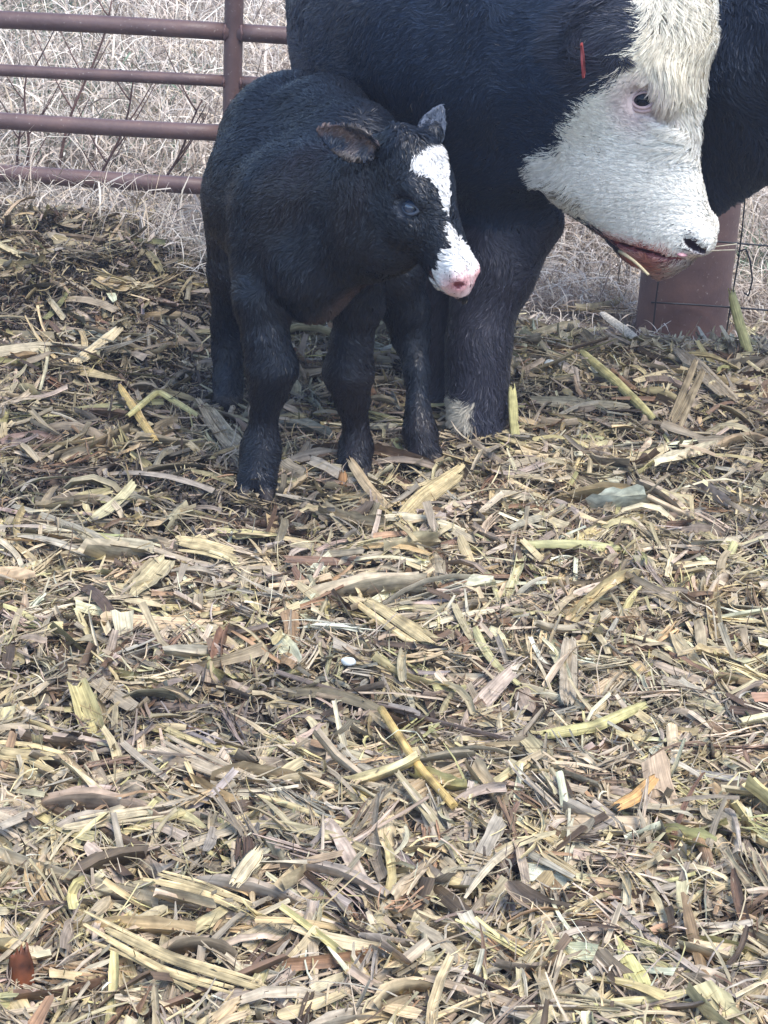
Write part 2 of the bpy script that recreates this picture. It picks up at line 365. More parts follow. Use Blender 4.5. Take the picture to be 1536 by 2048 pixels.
# ------------------------------------------------------------------ dry grass field behind the fence
def grass():
    rnd = np.random.default_rng(23)
    parts = []
    def batch(n, y0, y1, Lm, Wm, K, lean, colfun, bv=.9, sel=None):
        u = rnd.random(n * 2); y = y0 + (y1 - y0) * u ** 1.15; x = rnd.uniform(-1, 1, n * 2) * (.23 * y + .6)
        ok = y > edge(x) + .1 - .25 * rnd.random(n * 2)
        ok &= ~((x > .25) & (y < 5.95) & (rnd.random(n * 2) < .8)) & ~((np.abs(x - .92) < .22) & (y < 5.75))
        if sel is not None: ok &= sel(x, y)
        x, y = x[ok][:n], y[ok][:n]; n = len(x)
        L = np.clip(Lm * np.exp(rnd.normal(0, .35, n)), .04, .7) * np.where((x > .2) & (y < 6.0), .45, 1); W = Wm * np.exp(rnd.normal(0, .3, n))
        pt = np.clip(rnd.normal(lean, .45, n), -.2, 1.4)
        z = terrain(np.clip(x, -3, 3), y) + np.sin(np.abs(pt)) * L * .45 + rnd.random(n) * .05
        hd = rnd.uniform(0, 6.28, n)
        parts.append(ribbons(np.stack([x, y, z], -1), hd, pt, L, W, K, 2, rnd.normal(0, .7, n), rnd.normal(-bv, .6, n), rnd.normal(0, .8, n),
                             rnd.normal(.3, .2, n), np.full(n, .6), colfun(n, x, y), rnd))
    def dry(n, x, y):
        base = np.array([[.62, .54, .46], [.52, .44, .37], [.70, .64, .55], [.40, .32, .27], [.56, .46, .34], [.27, .21, .17], [.60, .55, .50]])
        i = rnd.choice(7, n, p=[.26, .2, .2, .1, .1, .06, .08])
        return np.clip(base[i] * rnd.uniform(.75, 1.15, (n, 1)) * (1 + .16 * noise(np.stack([x, y, 0 * x], -1), 3.3))[:, None], 0, .85)
    def green(n, x, y):
        return np.array([[.14, .21, .14]]) * rnd.uniform(.6, 1.5, (n, 1))
    batch(42000, 4.9, 8.0, .17, .0028, 6, .35, dry)
    batch(42000, 6.5, 14.0, .28, .004, 6, .6, dry)
    batch(9000, 4.9, 10.0, .07, .007, 4, .2, dry, .4)
    _gt = [(J(110, 200, 7.2), .25), (J(180, 130, 7.8), .22), (J(340, 170, 7.9), .16), (J(70, 40, 8.8), .3), (J(300, 250, 6.8), .12), (J(1510, 430, 6.6), .12)]
    tuft = lambda x, y: np.any([(x - q[0]) ** 2 + ((y - q[1]) * .45) ** 2 < (rr * (1 + .5 * noise(np.stack([x, y, 0 * x], -1), 9))) ** 2 for q, rr in _gt], axis=0)
    batch(9000, 6.2, 9.5, .11, .005, 5, .9, green, .5, tuft)
    V, F, C, B = merge(parts)
    o = mesh_obj('dry_grass', V, F, M_GRASS, {'Col': C, 'fib': B})
    tag(o, 'tangled pale dry grass with a few green tufts behind the pipe fence', 'grass', kind='stuff')
grass()

# ------------------------------------------------------------------ tubes
def tube(path, rad, seg=12, caps=True, squash=None):
    path = np.asarray(path, float); n = len(path)
    rad = np.broadcast_to(np.asarray(rad, float), (n,))
    T = nrm(np.gradient(path, axis=0))
    ref = np.array([0, 0, 1.0]) if abs(T[0][2]) < .9 else np.array([1.0, 0, 0])
    V = []
    a = np.linspace(0, 2 * np.pi, seg, endpoint=False)
    S = nrm(np.cross(T[0], ref))
    for i in range(n):
        S = nrm(S - T[i] * np.dot(S, T[i])); B = np.cross(T[i], S)
        V.append(path[i] + rad[i] * (np.cos(a)[:, None] * S + np.sin(a)[:, None] * B))
    V = np.concatenate(V)
    k = np.arange(n - 1)[:, None]; c = np.arange(seg)[None]
    F = np.stack([k * seg + c, k * seg + (c + 1) % seg, (k + 1) * seg + (c + 1) % seg, (k + 1) * seg + c], -1).reshape(-1, 4)
    Fs = [F]
    if caps:
        V = np.concatenate([V, path[:1], path[-1:]]); c = np.arange(seg)
        Fs.append(np.stack([np.full(seg, n * seg), (c + 1) % seg, c], -1))
        Fs.append(np.stack([np.full(seg, n * seg + 1), (n - 1) * seg + c, (n - 1) * seg + (c + 1) % seg], -1))
    return V, Fs
def mtubes(name, specs, mat, parent=None, seg=12):
    V, F3, F4, off = [], [], [], 0
    for path, rad in specs:
        v, fs = tube(path, rad, seg)
        V.append(v); F4.append(fs[0] + off)
        F3 += [f + off for f in fs[1:]]; off += len(v)
    return mesh_obj(name, np.concatenate(V), [np.concatenate(F4), np.concatenate(F3)], mat, parent=parent)

# ------------------------------------------------------------------ pipe fence and post
FY = 5.8
RAILS = [(.095, .0255), (.255, .0245), (.405, .0175), (.548, .0255), (.72, .0245), (.90, .0245), (1.08, .0255)]
PX = J(466, 120, FY)[0]; BX = J(1374, 540, FY)[0]
def pipe_fence():
    t = empty('pipe_fence', (PX, FY, -.15))
    tag(t, 'rusty maroon welded pipe gate panel with horizontal rails behind the calf', 'fence')
    off = np.array([PX, FY, -.15])
    def rail_path(x0, x1, z):
        xs = np.linspace(x0, x1, 24)
        return np.stack([xs, np.full(24, FY) + .002 * np.sin(xs * 3), z + .0025 * np.sin(xs * 4.3 + z * 9)], -1) - off
    for z, r in RAILS:
        mtubes('rail', [(rail_path(-3.6, PX - .012, z), r), ], M_RUST, t, 20)
        mtubes('rail', [(rail_path(PX + .012, BX - .10, z), r)], M_RUST, t, 20)
    mtubes('upright', [(np.array([[PX + .0 * k, FY, zz] for k, zz in enumerate(np.linspace(-.25, 1.13, 20))]) - off, .0275)], M_RUST, t, 20)
    mtubes('upright', [(np.array([[-3.62, FY, zz] for k, zz in enumerate(np.linspace(-.25, 1.13, 20))]) - off, .0275)], M_RUST, t, 20)
    for z, r in RAILS:
        for s in (-1, 1):
            a = np.linspace(0, 2 * np.pi, 25)
            ring = np.stack([PX + s * (.0255 - .004 * np.abs(np.sin(a))), FY + (r + .001) * np.cos(a), z + (r + .001) * np.sin(a)], -1)
            rr = .0038 + .0014 * np.sin(a * 9)
            mtubes('weld_bead', [(ring - off, rr)], M_WELD, t, 8)
pipe_fence()
def post():
    a = np.array([[BX, FY, z] for z in np.linspace(-.6, 1.3, 40)])
    v, fs = tube(a - np.array([BX, FY, -.33]), .136, 40)
    # hollow rim look: a shallow cap ring and dome
    o = mesh_obj('fence_post', v, [fs[0], np.concatenate(fs[1:])], M_RUST)
    o.location = (BX, FY, -.33)
    tag(o, 'thick rusty steel pipe post standing under the white faced cow muzzle', 'post')
post()
def wire():
    t = empty('wire_fence', (BX, FY - .15, -.3)); off = np.array([BX, FY - .15, -.3])
    tag(t, 'dark woven wire mesh tied across the thick rusty post', 'wire fence')
    WY = FY - .148
    xl = J(1303, 600, WY)[0]
    zs = [J(1420, 482, WY)[2], J(1420, 612, WY)[2]]
    dz = zs[0] - zs[1]
    levels = [zs[1] - dz, zs[1], zs[0], zs[0] + dz, zs[0] + 2 * dz, zs[0] + 3.1 * dz]
    r_ = np.random.default_rng(5)
    for i, z in enumerate(levels):
        xs = np.linspace(xl - (.0 if i != 2 else -.06), 3.4, 40)
        zz = z - .012 * (xs - xl) + .003 * np.sin(xs * 7 + i)
        yy = WY + .004 * np.sin(xs * 9 + i)
        mtubes('strand_wire', [(np.stack([xs, yy, zz], -1) - off, .0028)], M_WIRE, t, 6)
    x1 = J(1314, 600, WY)[0]; x2 = J(1476, 500, WY)[0]
    for k in range(12):
        x = x1 + (x2 - x1) * k
        z_ = np.linspace(-.36, levels[-1] + .02, 24)
        mtubes('stay_wire', [(np.stack([x + .004 * np.sin(z_ * 11 + k), np.full(24, WY - .005), z_], -1) - off, .0024)], M_WIRE, t, 6)
    pts = np.array([J(1478, 503, WY - .01), J(1492, 498, WY - .015), J(1500, 520, WY - .02), J(1505, 560, WY - .02), J(1497, 592, WY - .02), J(1488, 585, WY - .015)])
    tt = np.linspace(0, 5, 30); pp = np.stack([np.interp(tt, range(6), pts[:, i]) for i in range(3)], -1)
    mtubes('wire_tie', [(pp - off, .0026)], M_WIRE, t, 6)
wire()

# ------------------------------------------------------------------ dead weeds
def weed(px, py, hpx, lean, seed, label, n=5):
    r_ = random.Random(seed)
    Y = 6.0 + r_.random() * .5
    b = J(px, py, Y); b[2] = terrain(b[0], Y) - .02
    t = empty('dead_weed', tuple(b)); tag(t, label, 'weed', 'dead weeds behind the pipe fence')
    H = hpx / 640.
    xs = np.linspace(0, 1, 14)
    main = np.stack([lean * H * xs + .015 * np.sin(xs * 7 + seed), .05 * xs * r_.uniform(-1, 1), H * xs], -1)
    mtubes('stem', [(main, np.linspace(.0065, .0026, 14))], M_STEM, t, 6)
    for k in range(n):
        i = r_.randint(4, 12); a = r_.uniform(-1, 1); s = 1 if r_.random() < .5 else -1
        l = H * r_.uniform(.2, .45); q = np.linspace(0, 1, 8)
        p = main[i] + np.stack([s * l * .6 * q, a * l * .4 * q, l * q ** 1.2], -1)
        mtubes('branch', [(p, np.linspace(.003, .0012, 8))], M_STEM, t, 5)
weed(60, 395, 250, -.12, 1, 'dark reddish weed stem leaning left at the left picture edge', 4)
weed(100, 430, 420, .30, 2, 'brown weed stem slanting right across the two lowest rails')
weed(165, 430, 330, .33, 3, 'tall branching weed stem right of the slanting brown one', 6)
weed(250, 330, 300, .55, 4, 'thin bent weed stem midway between left edge and gate upright', 5)
weed(35, 330, 300, .1, 5, 'short twiggy weed between the lower rails beside the left edge', 5)
weed(560, 300, 300, .1, 6, 'pale thin weed stem just right of the gate upright', 3)

# ------------------------------------------------------------------ signed-distance modelling of the animals
def smin(a, b, k):
    h = np.maximum(k - np.abs(a - b), 0) / k
    return np.minimum(a, b) - h * h * k * .25
def d_cone(p, a, b, ra, rb):
    a = np.asarray(a, np.float32); ab = np.asarray(b, np.float32) - a
    t = np.clip(((p - a) @ ab) / (ab @ ab + 1e-9), 0, 1)
    q = p - a - t[:, None] * ab
    return np.sqrt((q * q).sum(1)) - (ra + (rb - ra) * t)
def d_ell(p, c, R, r):
    q = (p - np.asarray(c, np.float32)) @ np.asarray(R, np.float32).T      # rows of R = local axes
    r = np.asarray(r, np.float32)
    k0 = np.sqrt(((q / r) ** 2).sum(1)) + 1e-6; k1 = np.sqrt(((q / (r * r)) ** 2).sum(1)) + 1e-6
    return k0 * (k0 - 1) / k1
def d_ear(p, b, R, L, W, depth=.5, t=.0035):
    """leaf-shaped cupped ear: rows of R = along, across, opening normal"""
    q = (p - np.asarray(b, np.float32)) @ np.asarray(R, np.float32).T
    x = q[:, 0] / L
    w = W * np.interp(x, [-.1, 0, .15, .35, .6, .8, .93, 1.0], [.35, .55, .85, 1, .86, .55, .27, .04])
    yy = np.clip(q[:, 1] / w, -1, 1)
    z0 = -depth * W * (1 - yy * yy) * np.clip(1.15 - x, 0, 1)
    d = np.abs(q[:, 2] - z0) - t * (1.3 - .5 * np.clip(x, 0, 1))
    return np.maximum(np.maximum(d * .8, np.abs(q[:, 1]) - w), np.maximum(-x - .05, x - 1) * L)
class Head:
    """frame: origin on the dorsal line at the poll, n to the nose, d dorsal, l to the animal's right"""
    def __init__(s, O, n, d, table):
        s.O = np.asarray(O, float); s.n = nrm(n); d = np.asarray(d, float); s.d = nrm(d - s.n * np.dot(d, s.n)); s.l = np.cross(s.d, s.n) * -1
        s.l = np.cross(s.n, s.d)
        s.R = np.stack([s.n, s.l, s.d]); s.tb = np.array(table)
    def loc(s, p): return (p - s.O) @ s.R.T
    def wor(s, x, y, z): return s.O + s.n * x + s.l * y + s.d * z
    def prof(s, x): return [np.interp(x, s.tb[:, 0], s.tb[:, i]) for i in (1, 2, 3)]
    def dist(s, p):
        q = (p - s.O.astype(np.float32)) @ s.R.T.astype(np.float32)
        x = np.clip(q[:, 0], s.tb[0, 0], s.tb[-1, 0])
        zt, zb, w_ = s.prof(x)
        zc = (zt + zb) / 2; hz = (zt - zb) / 2
        # narrower towards the jaw
        rel = np.clip((q[:, 2] - zc) / hz, -1, 1)
        w2 = w_ * (.86 + .14 * rel)
        e = 2.3
        k = (np.abs((q[:, 2] - zc) / hz) ** e + np.abs(q[:, 1] / w2) ** e) ** (1 / e)
        d = (k - 1) * np.minimum(hz, w2)
        dx = np.maximum(np.maximum(s.tb[0, 0] - q[:, 0], q[:, 0] - s.tb[-1, 0]), 0)
        return np.sqrt(np.maximum(d, 0) ** 2 + dx ** 2) + np.minimum(d, 0)
def build(prims, lo, hi, fine, hf, hc):
    """rectilinear grid, fine inside box `fine`; sparse evaluation; surface nets"""
    ax = []
    for i in range(3):
        a = [lo[i]]
        while a[-1] < hi[i]:
            a.append(a[-1] + (hf if fine[0][i] <= a[-1] <= fine[1][i] else hc))
        while len(a) % 4 != 1: a.append(a[-1] + hc)
        ax.append(np.array(a, np.float32))
    def ev(P):
        out = np.full(len(P), 10., np.float32)
        for s in range(0, len(P), 400000):
            p = P[s:s + 400000]; d = np.full(len(p), 10., np.float32)
            for pr in prims:
                kind, fn, k = pr
                v = fn(p)
                if kind == '+': d = smin(d, v, k)
                else: d = -smin(-d, v, k)
            out[s:s + 400000] = d
        return out
    n = [len(a) for a in ax]
    cx = [a[::4] for a in ax]
    CG = np.stack(np.meshgrid(*cx, indexing='ij'), -1).reshape(-1, 3)
    cd = ev(CG).reshape([len(c) for c in cx])
    m = 4 * hc * 1.25
    near = np.abs(cd) < m
    act = np.zeros([len(c) - 1 for c in cx], bool)
    for a in (0, 1):
        for b in (0, 1):
            for c in (0, 1):
                act |= near[a:a + act.shape[0], b:b + act.shape[1], c:c + act.shape[2]]
    D = np.repeat(np.repeat(np.repeat(cd, 4, 0), 4, 1), 4, 2)[:n[0], :n[1], :n[2]].copy()
    am = np.zeros(D.shape, bool)
    A = np.repeat(np.repeat(np.repeat(act, 4, 0), 4, 1), 4, 2)
    am[:-1, :-1, :-1] |= A; am[1:, :-1, :-1] |= A; am[:-1, 1:, :-1] |= A; am[:-1, :-1, 1:] |= A
    I = np.nonzero(am)
    D[I] = ev(np.stack([ax[0][I[0]], ax[1][I[1]], ax[2][I[2]]], -1))
    S = D < 0
    cnt = np.zeros([k - 1 for k in n], np.int8)
    for a in (0, 1):
        for b in (0, 1):
            for c in (0, 1):
                cnt += S[a:n[0] - 1 + a, b:n[1] - 1 + b, c:n[2] - 1 + c]
    cells = (cnt > 0) & (cnt < 8)
    ci = np.nonzero(cells)
    idx = np.full(cells.shape, -1, np.int32); idx[ci] = np.arange(len(ci[0]))
    acc = np.zeros((len(ci[0]), 3)); num = np.zeros(len(ci[0]))
    cor = [(a, b, c) for a in (0, 1) for b in (0, 1) for c in (0, 1)]
    for c0 in cor:
        for axn in range(3):
            if c0[axn] == 1: continue
            c1 = list(c0); c1[axn] = 1
            v0 = D[ci[0] + c0[0], ci[1] + c0[1], ci[2] + c0[2]]; v1 = D[ci[0] + c1[0], ci[1] + c1[1], ci[2] + c1[2]]
            x = (v0 < 0) != (v1 < 0)
            t = np.where(x, v0 / (v0 - v1 + 1e-12), 0)
            for i in range(3):
                A0 = ax[i][ci[i] + c0[i]]; A1 = ax[i][ci[i] + c1[i]]
                acc[:, i] += np.where(x, A0 + (A1 - A0) * t, 0)
            num += x
    V = acc / num[:, None]
    Fs = []
    for axn in range(3):
        o1, o2 = [(1, 2), (2, 0), (0, 1)][axn]
        sl0 = [slice(1, n[i] - 1) for i in range(3)]; sl1 = list(sl0)
        sl0[axn] = slice(0, n[axn] - 1); sl1[axn] = slice(1, n[axn])
        s0 = S[tuple(sl0)]; s1 = S[tuple(sl1)]
        e = np.nonzero(s0 != s1)
        base = [e[i] + (0 if i == axn else 1) for i in range(3)]
        def cid(da, db):
            q = [b.copy() for b in base]; q[o1] = q[o1] + da; q[o2] = q[o2] + db
            return idx[q[0], q[1], q[2]]
        f = np.stack([cid(-1, -1), cid(0, -1), cid(0, 0), cid(-1, 0)], -1)
        flip = ~s0[e]
        f[flip] = f[flip][:, ::-1]
        Fs.append(f)
    F = np.concatenate(Fs); F = F[(F >= 0).all(1)]
    # vertex normals
    N_ = np.zeros_like(V)
    fn = np.cross(V[F[:, 2]] - V[F[:, 0]], V[F[:, 3]] - V[F[:, 1]])
    for k in range(4): np.add.at(N_, F[:, k], fn)
    return V, F, nrm(N_)

def coat(name, V, F, Nn, flen, col, flow, count, wid, mat, parent, lift=.35, rnd=None, curl=.25, curlf=60, facing=None, clump=0, liftv=None, soft=None):
    rnd = rnd or np.random.default_rng(1)
    T = np.concatenate([F[:, [0, 1, 2]], F[:, [0, 2, 3]]])
    A = .5 * np.linalg.norm(np.cross(V[T[:, 1]] - V[T[:, 0]], V[T[:, 2]] - V[T[:, 0]]), axis=1)
    fl = flen[T].mean(1)
    cen = V[T].mean(1); nn = Nn[T].mean(1)
    fac = ((cO - cen) * nn).sum(1) / np.linalg.norm(cO - cen, axis=1)
    Wt = A * (fl > .001) * np.where(fac > -.25, 1.0, .3)
    if facing is not None: Wt = Wt * facing(cen)
    T_i = rnd.choice(len(T), count, p=Wt / Wt.sum())
    r1 = np.sqrt(rnd.random(count)); r2 = rnd.random(count)
    bc = np.stack([1 - r1, r1 * (1 - r2), r1 * r2], -1)[..., None]
    tv = T[T_i]
    p = (V[tv] * bc).sum(1); nn = nrm((Nn[tv] * bc).sum(1)); L = (flen[tv] * bc[..., 0]).sum(1); c = (col[tv] * bc).sum(1); fw = (flow[tv] * bc).sum(1)
    # hard-edged colour: take the nearest corner's colour, so a patch border stays crisp
    c = np.where(rnd.random((count, 1)) < .8, col[tv[:, 0]], c)
    if soft:
        from mathutils.kdtree import KDTree
        sel_v = np.nonzero(np.linalg.norm(V - soft[0], axis=1) < soft[1])[0]
        kd = KDTree(len(sel_v))
        for q_, v_ in enumerate(sel_v): kd.insert(V[v_], q_)
        kd.balance()
        si = np.nonzero(np.linalg.norm(p - soft[0], axis=1) < soft[1])[0]
        pj_ = p[si] + rnd.normal(0, soft[2], (len(si), 3))
        c[si] = col[sel_v[np.array([kd.find(q_)[1] for q_ in pj_])]]
    fw = fw - nn * (fw * nn).sum(1, keepdims=True)
    ns = np.stack([noise(p + 5 * i, curlf) for i in range(3)], -1)
    fw = nrm(fw) + curl * ns
    fw = nrm(fw - nn * (fw * nn).sum(1, keepdims=True))
    Lr = L * rnd.uniform(.6, 1.25, count)
    lf = lift * rnd.uniform(.5, 1.4, count)
    if liftv is not None: lf = lf * (liftv[tv] * bc[..., 0]).sum(1)
    d0 = nrm(fw + nn * lf[:, None] + rnd.normal(0, .16, (count, 3)))
    d1 = nrm(fw * 1.2 + nn * (lf * .15)[:, None] + rnd.normal(0, .16, (count, 3)))
    ns2 = np.stack([noise(p + 9 + 5 * i, curlf * .7) for i in range(3)], -1)
    p0 = p - nn * .001; p1 = p + d0 * (Lr * .4)[:, None]; p2 = p1 + nrm(d1 + .5 * curl * ns2) * (Lr * .35)[:, None]; p3 = p2 + nrm(d1 - .6 * curl * ns2 - nn * .1) * (Lr * .3)[:, None]
    if clump:
        pj = p + np.stack([noise(p + 31 * i, 90) for i in range(3)], -1) * clump * .5
        ck = np.floor(pj / clump).astype(np.int64); ck = (ck[:, 0] * 73856093) ^ (ck[:, 1] * 19349663) ^ (ck[:, 2] * 83492791)
        _, inv = np.unique(ck, return_inverse=True)
        ct = np.bincount(inv).astype(float)
        m = lambda A_: np.stack([np.bincount(inv, A_[:, i]) / ct for i in range(3)], -1)[inv]
        m1, m2, m3 = m(p1), m(p2), m(p3)
        ext = nrm(m3 - m1) * (Lr * .10)[:, None]
        p1 = p1 + (m1 - p1) * .12; p2 = p2 + (m2 - p2) * .42; p3 = p3 + (m3 + ext - p3) * .70
    s = nrm(np.cross(d0, nn + rnd.normal(0, .35, (count, 3)))); h = (wid * rnd.uniform(.7, 1.3, count) * .5)[:, None]
    VV = np.stack([p0 - s * h, p0 + s * h, p1 - s * h, p1 + s * h, p2 - s * h * .75, p2 + s * h * .75, p3], 1).reshape(-1, 3)
    b = (np.arange(count) * 7)[:, None]
    F4 = np.concatenate([b + np.array([0, 1, 3, 2]), b + np.array([2, 3, 5, 4])]); F3 = b + np.array([4, 5, 6])
    lum = c.mean(1, keepdims=True); var = np.where(lum > .3, .10, .40)
    c = c * (1 + rnd.uniform(-1, 1, (count, 1)) * var)
    jt = np.where(c.mean(1, keepdims=True) > .3, .10, .24)
    cn = nrm(nn + jt * rnd.normal(0, 1, (count, 3)) + (.12 + jt * .6) * d0)
    return mesh_obj(name, VV, [F4, F3], mat, {'Col': np.clip(np.repeat(c, 7, 0), 0, .95)}, parent, True, np.repeat(cn, 7, 0))

def in_poly(x, z, poly):
    poly = np.asarray(poly); r = np.zeros(len(x), bool); j = len(poly) - 1
    for i in range(len(poly)):
        xi, zi = poly[i]; xj, zj = poly[j]
        c = ((zi > z) != (zj > z)) & (x < (xj - xi) * (z - zi) / (zj - zi + 1e-12) + xi)
        r ^= c; j = i
    return r
def chain(pts, k=.03):
    """pts: (xyz, r) -> round cones"""
    out = []
    for (a, ra), (b, rb) in zip(pts[:-1], pts[1:]):
        out.append(('+', (lambda p, a=a, b=b, ra=ra, rb=rb: d_cone(p, a, b, ra, rb)), k))
    return out
def ell(c, R, r, k=.03, s='+'):
    return (s, (lambda p, c=c, R=np.asarray(R, float), r=r: d_ell(p, c, R, r)), k)
def frame(a, b):
    """rows: a (long), b', a x b'"""
    a = nrm(a); b = np.asarray(b, float); b = nrm(b - a * np.dot(a, b)); return np.stack([a, b, np.cross(a, b)])
def headdir(psi, P, rollh=0, sgn=1):
    h = np.array([sgn * math.cos(psi), -math.sin(psi), 0])
    n = math.cos(P) * h + np.array([0, 0, -math.sin(P)])
    d = math.sin(P) * h + np.array([0, 0, math.cos(P)])
    l = np.cross(n, d)
    d = d * math.cos(rollh) + l * math.sin(rollh)
    return n, d
def sphere(name, c, R, r, mat, parent, seg=24):
    u = np.linspace(0, np.pi, seg); v = np.linspace(0, 2 * np.pi, seg * 2, endpoint=False)
    P = np.stack([np.cos(u)[:, None] * np.ones(len(v)), np.sin(u)[:, None] * np.cos(v), np.sin(u)[:, None] * np.sin(v)], -1).reshape(-1, 3) * np.asarray(r)
    P = P @ np.asarray(R) + c
    k = np.arange(seg - 1)[:, None]; q = np.arange(len(v))[None]; m = len(v)
    F = np.stack([k * m + q, k * m + (q + 1) % m, (k + 1) * m + (q + 1) % m, (k + 1) * m + q], -1).reshape(-1, 4)
    return mesh_obj(name, P, F, mat, parent=parent)
def eyelid(name, c, ax_out, ax_long, a, b, r, mat, parent):
    """almond rim lying on the head around the eyeball"""
    R = frame(ax_long, ax_out); up = R[2]; out = nrm(ax_out)
    t = np.linspace(0, 2 * np.pi, 40)
    sx = np.cos(t); sy = np.sin(t) * np.abs(np.sin(t)) ** .25
    ring = c + np.outer(a * sx, R[0]) + np.outer(b * sy, up) + np.outer(-.25 * a * sx * sx, out)
    return mtubes(name, [(ring, r * (1 + .25 * np.sin(t)))], mat, parent, 10)

BLK = np.array([.0070, .0130, .027]); BRN = np.array([.075, .045, .035]); WHT = np.array([.80, .76, .67]); PNK = np.array([.74, .36, .37])  # BLK has the blue veil and sky sheen mixed into its colour

# ------------------------------------------------------------------ the calf
def calf():
    k = .05
    def j(px, py, Y, r): return (J(px, py, Y), r)
    n, d = headdir(math.radians(31), math.radians(61), math.radians(3))
    table = [(-.030, -.035, -.085, .030), (-.01, -.010, -.115, .052), (.03, .004, -.135, .062), (.07, .007, -.150, .065), (.11, .003, -.155, .060), (.145, -.005, -.143, .052),
             (.18, -.010, -.123, .045), (.215, -.012, -.108, .042), (.245, -.010, -.102, .043), (.268, -.012, -.095, .041), (.284, -.024, -.080, .030)]
    H = Head(J(852, 276, 3.68), n, d, table)
    prims = []
    # barrel, rump, shoulders
    prims += chain([j(588, 266, 4.30, .130), j(566, 392, 4.10, .145), j(590, 430, 3.92, .124)], k)
    prims += chain([j(540, 285, 4.26, .105), j(548, 392, 4.10, .135)], k)
    prims += chain([j(650, 246, 4.18, .088), j(712, 292, 4.0, .078), j(700, 370, 3.90, .09)], k)
    prims += chain([j(650, 250, 4.18, .088), j(660, 350, 4.0, .11)], k)
    prims += chain([j(600, 420, 3.92, .122), j(608, 525, 3.84, .096)], k)
    prims += chain([j(655, 395, 3.86, .105), j(760, 385, 3.76, .080), (H.wor(.05, 0, -.07), .06)], k)
    prims += chain([j(645, 510, 3.83, .092), j(765, 462, 3.74, .078), (H.wor(.09, 0, -.09), .05)], k)
    prims += chain([j(626, 566, 3.80, .068), j(628, 598, 3.80, .044)], .04)
    # fore legs (each: shoulder, forearm, knee, cannon, fetlock, hoof)
    def leg(pts, kk=.025): prims.extend(chain(pts, kk))
    leg([j(530, 485, 3.88, .074), j(526, 600, 3.82, .053), j(532, 680, 3.79, .041), j(543, 737, 3.78, .047), j(536, 785, 3.785, .032), j(528, 835, 3.785, .0215), j(523, 885, 3.78, .032), j(520, 912, 3.77, .033), j(515, 955, 3.745, .038)])
    leg([j(700, 520, 3.90, .075), j(716, 610, 3.91, .046), j(702, 690, 3.91, .038), j(697, 745, 3.905, .047), j(704, 800, 3.91, .030), j(712, 850, 3.915, .0205), j(712, 892, 3.91, .030), j(709, 926, 3.885, .034)])
    # hind legs (stifle, gaskin, hock, cannon, fetlock, hoof)
    leg([j(690, 400, 4.20, .10), j(775, 530, 4.12, .075), j(812, 620, 4.13, .045), j(822, 672, 4.13, .036), j(834, 740, 4.07, .022), j(836, 820, 4.02, .021), j(840, 862, 4.0, .031), j(846, 902, 3.975, .034)])
    leg([j(495, 400, 4.30, .10), j(478, 540, 4.28, .065), j(462, 650, 4.33, .040), j(458, 700, 4.32, .034), j(456, 760, 4.28, .028), j(456, 800, 4.25, .036)])
    for px_, py_, Y_ in ((513, 968, 3.735), (706, 938, 3.875), (850, 912, 3.965)):
        c_ = J(px_, py_, Y_)
        for sx in (-1, 1):
            prims.extend(chain([(c_ + np.array([sx * .019, 0, .0]), .020), (c_ + np.array([sx * .024, -.040, -.018]), .013)], .008))
    # head
    prims.append(('+', H.dist, .035))
    for s in (1, -1):
        prims.append(ell(H.wor(.085, s * .050, -.035), H.R, (.030, .016, .018), .02))            # brow
        prims.append(ell(H.wor(.125, s * .046, -.085), H.R, (.045, .016, .026), .03))            # cheek
        prims.append(ell(H.wor(.108, s * .062, -.052), H.R, (.021, .012, .016), .012, '-'))      # eye socket
        prims.append(ell(H.wor(.270, s * .027, -.030), H.R, (.012, .010, .009), .006, '-'))      # nostril
        prims.append(ell(H.wor(.255, s * .026, -.028), H.R, (.018, .014, .015), .012))           # nostril wing
    prims.append(ell(H.wor(.264, 0, -.080), H.R, (.028, .06, .0035), .006, '-'))                 # mouth
    # ears
    eb = J(748, 306, 3.66); et = J(632, 258, 3.655)
    prims.append(ell(J(775, 322, 3.76), np.eye(3), (.062, .055, .042), .04))
    ea = nrm(et - eb); en = nrm(np.array([-.10, -.85, -.10])); Re = frame(ea, np.cross(en, ea)); ec = eb + ea * np.linalg.norm(et - eb) * .55
    if np.dot(Re[2], en) < 0: Re[2] *= -1; Re[1] *= -1
    le = np.linalg.norm(et - eb) * .52
    prims.append(('+', lambda p: d_ear(p, eb, Re, np.linalg.norm(et - eb) * 1.0, .036), .006))
    eb2 = J(850, 292, 3.80); et2 = J(885, 208, 3.84); ea2 = nrm(et2 - eb2); en2 = nrm(np.array([.25, -.9, .1])); Re2 = frame(ea2, np.cross(en2, ea2))
    if np.dot(Re2[2], en2) < 0: Re2[2] *= -1; Re2[1] *= -1
    le2 = np.linalg.norm(et2 - eb2) * .52; ec2 = eb2 + ea2 * le2 * 1.0
    prims += chain([(eb2 - ea2 * .02, .030), (eb2 + ea2 * .03, .020)], .02)
    prims.append(('+', lambda p: d_ear(p, eb2, Re2, np.linalg.norm(et2 - eb2), .029), .008))
    V, F, Nn = build(prims, (-.45, 3.45, -.05), (.35, 4.55, .95), ((-.2, 3.5, .3), (.25, 3.95, .9)), .0035, .006)
    q = H.loc(V); x, y, z = q.T
    nz = noise(V, 55) * .006 + noise(V, 130) * .003
    col = np.repeat(BLK[None] * .6, len(V), 0) * (1 + .25 * noise(V, 6)[:, None])
    onhead = (x > -.05) & (x < .3) & (np.abs(y) < .075) & (z < .06) & (z > -.2)
    # brown tinge on muzzle underside, brisket and ear insides
    br = np.clip(.35 * noise(V, 9), 0, .3)
    col = col * (1 - br[:, None]) + BRN * .5 * br[:, None]
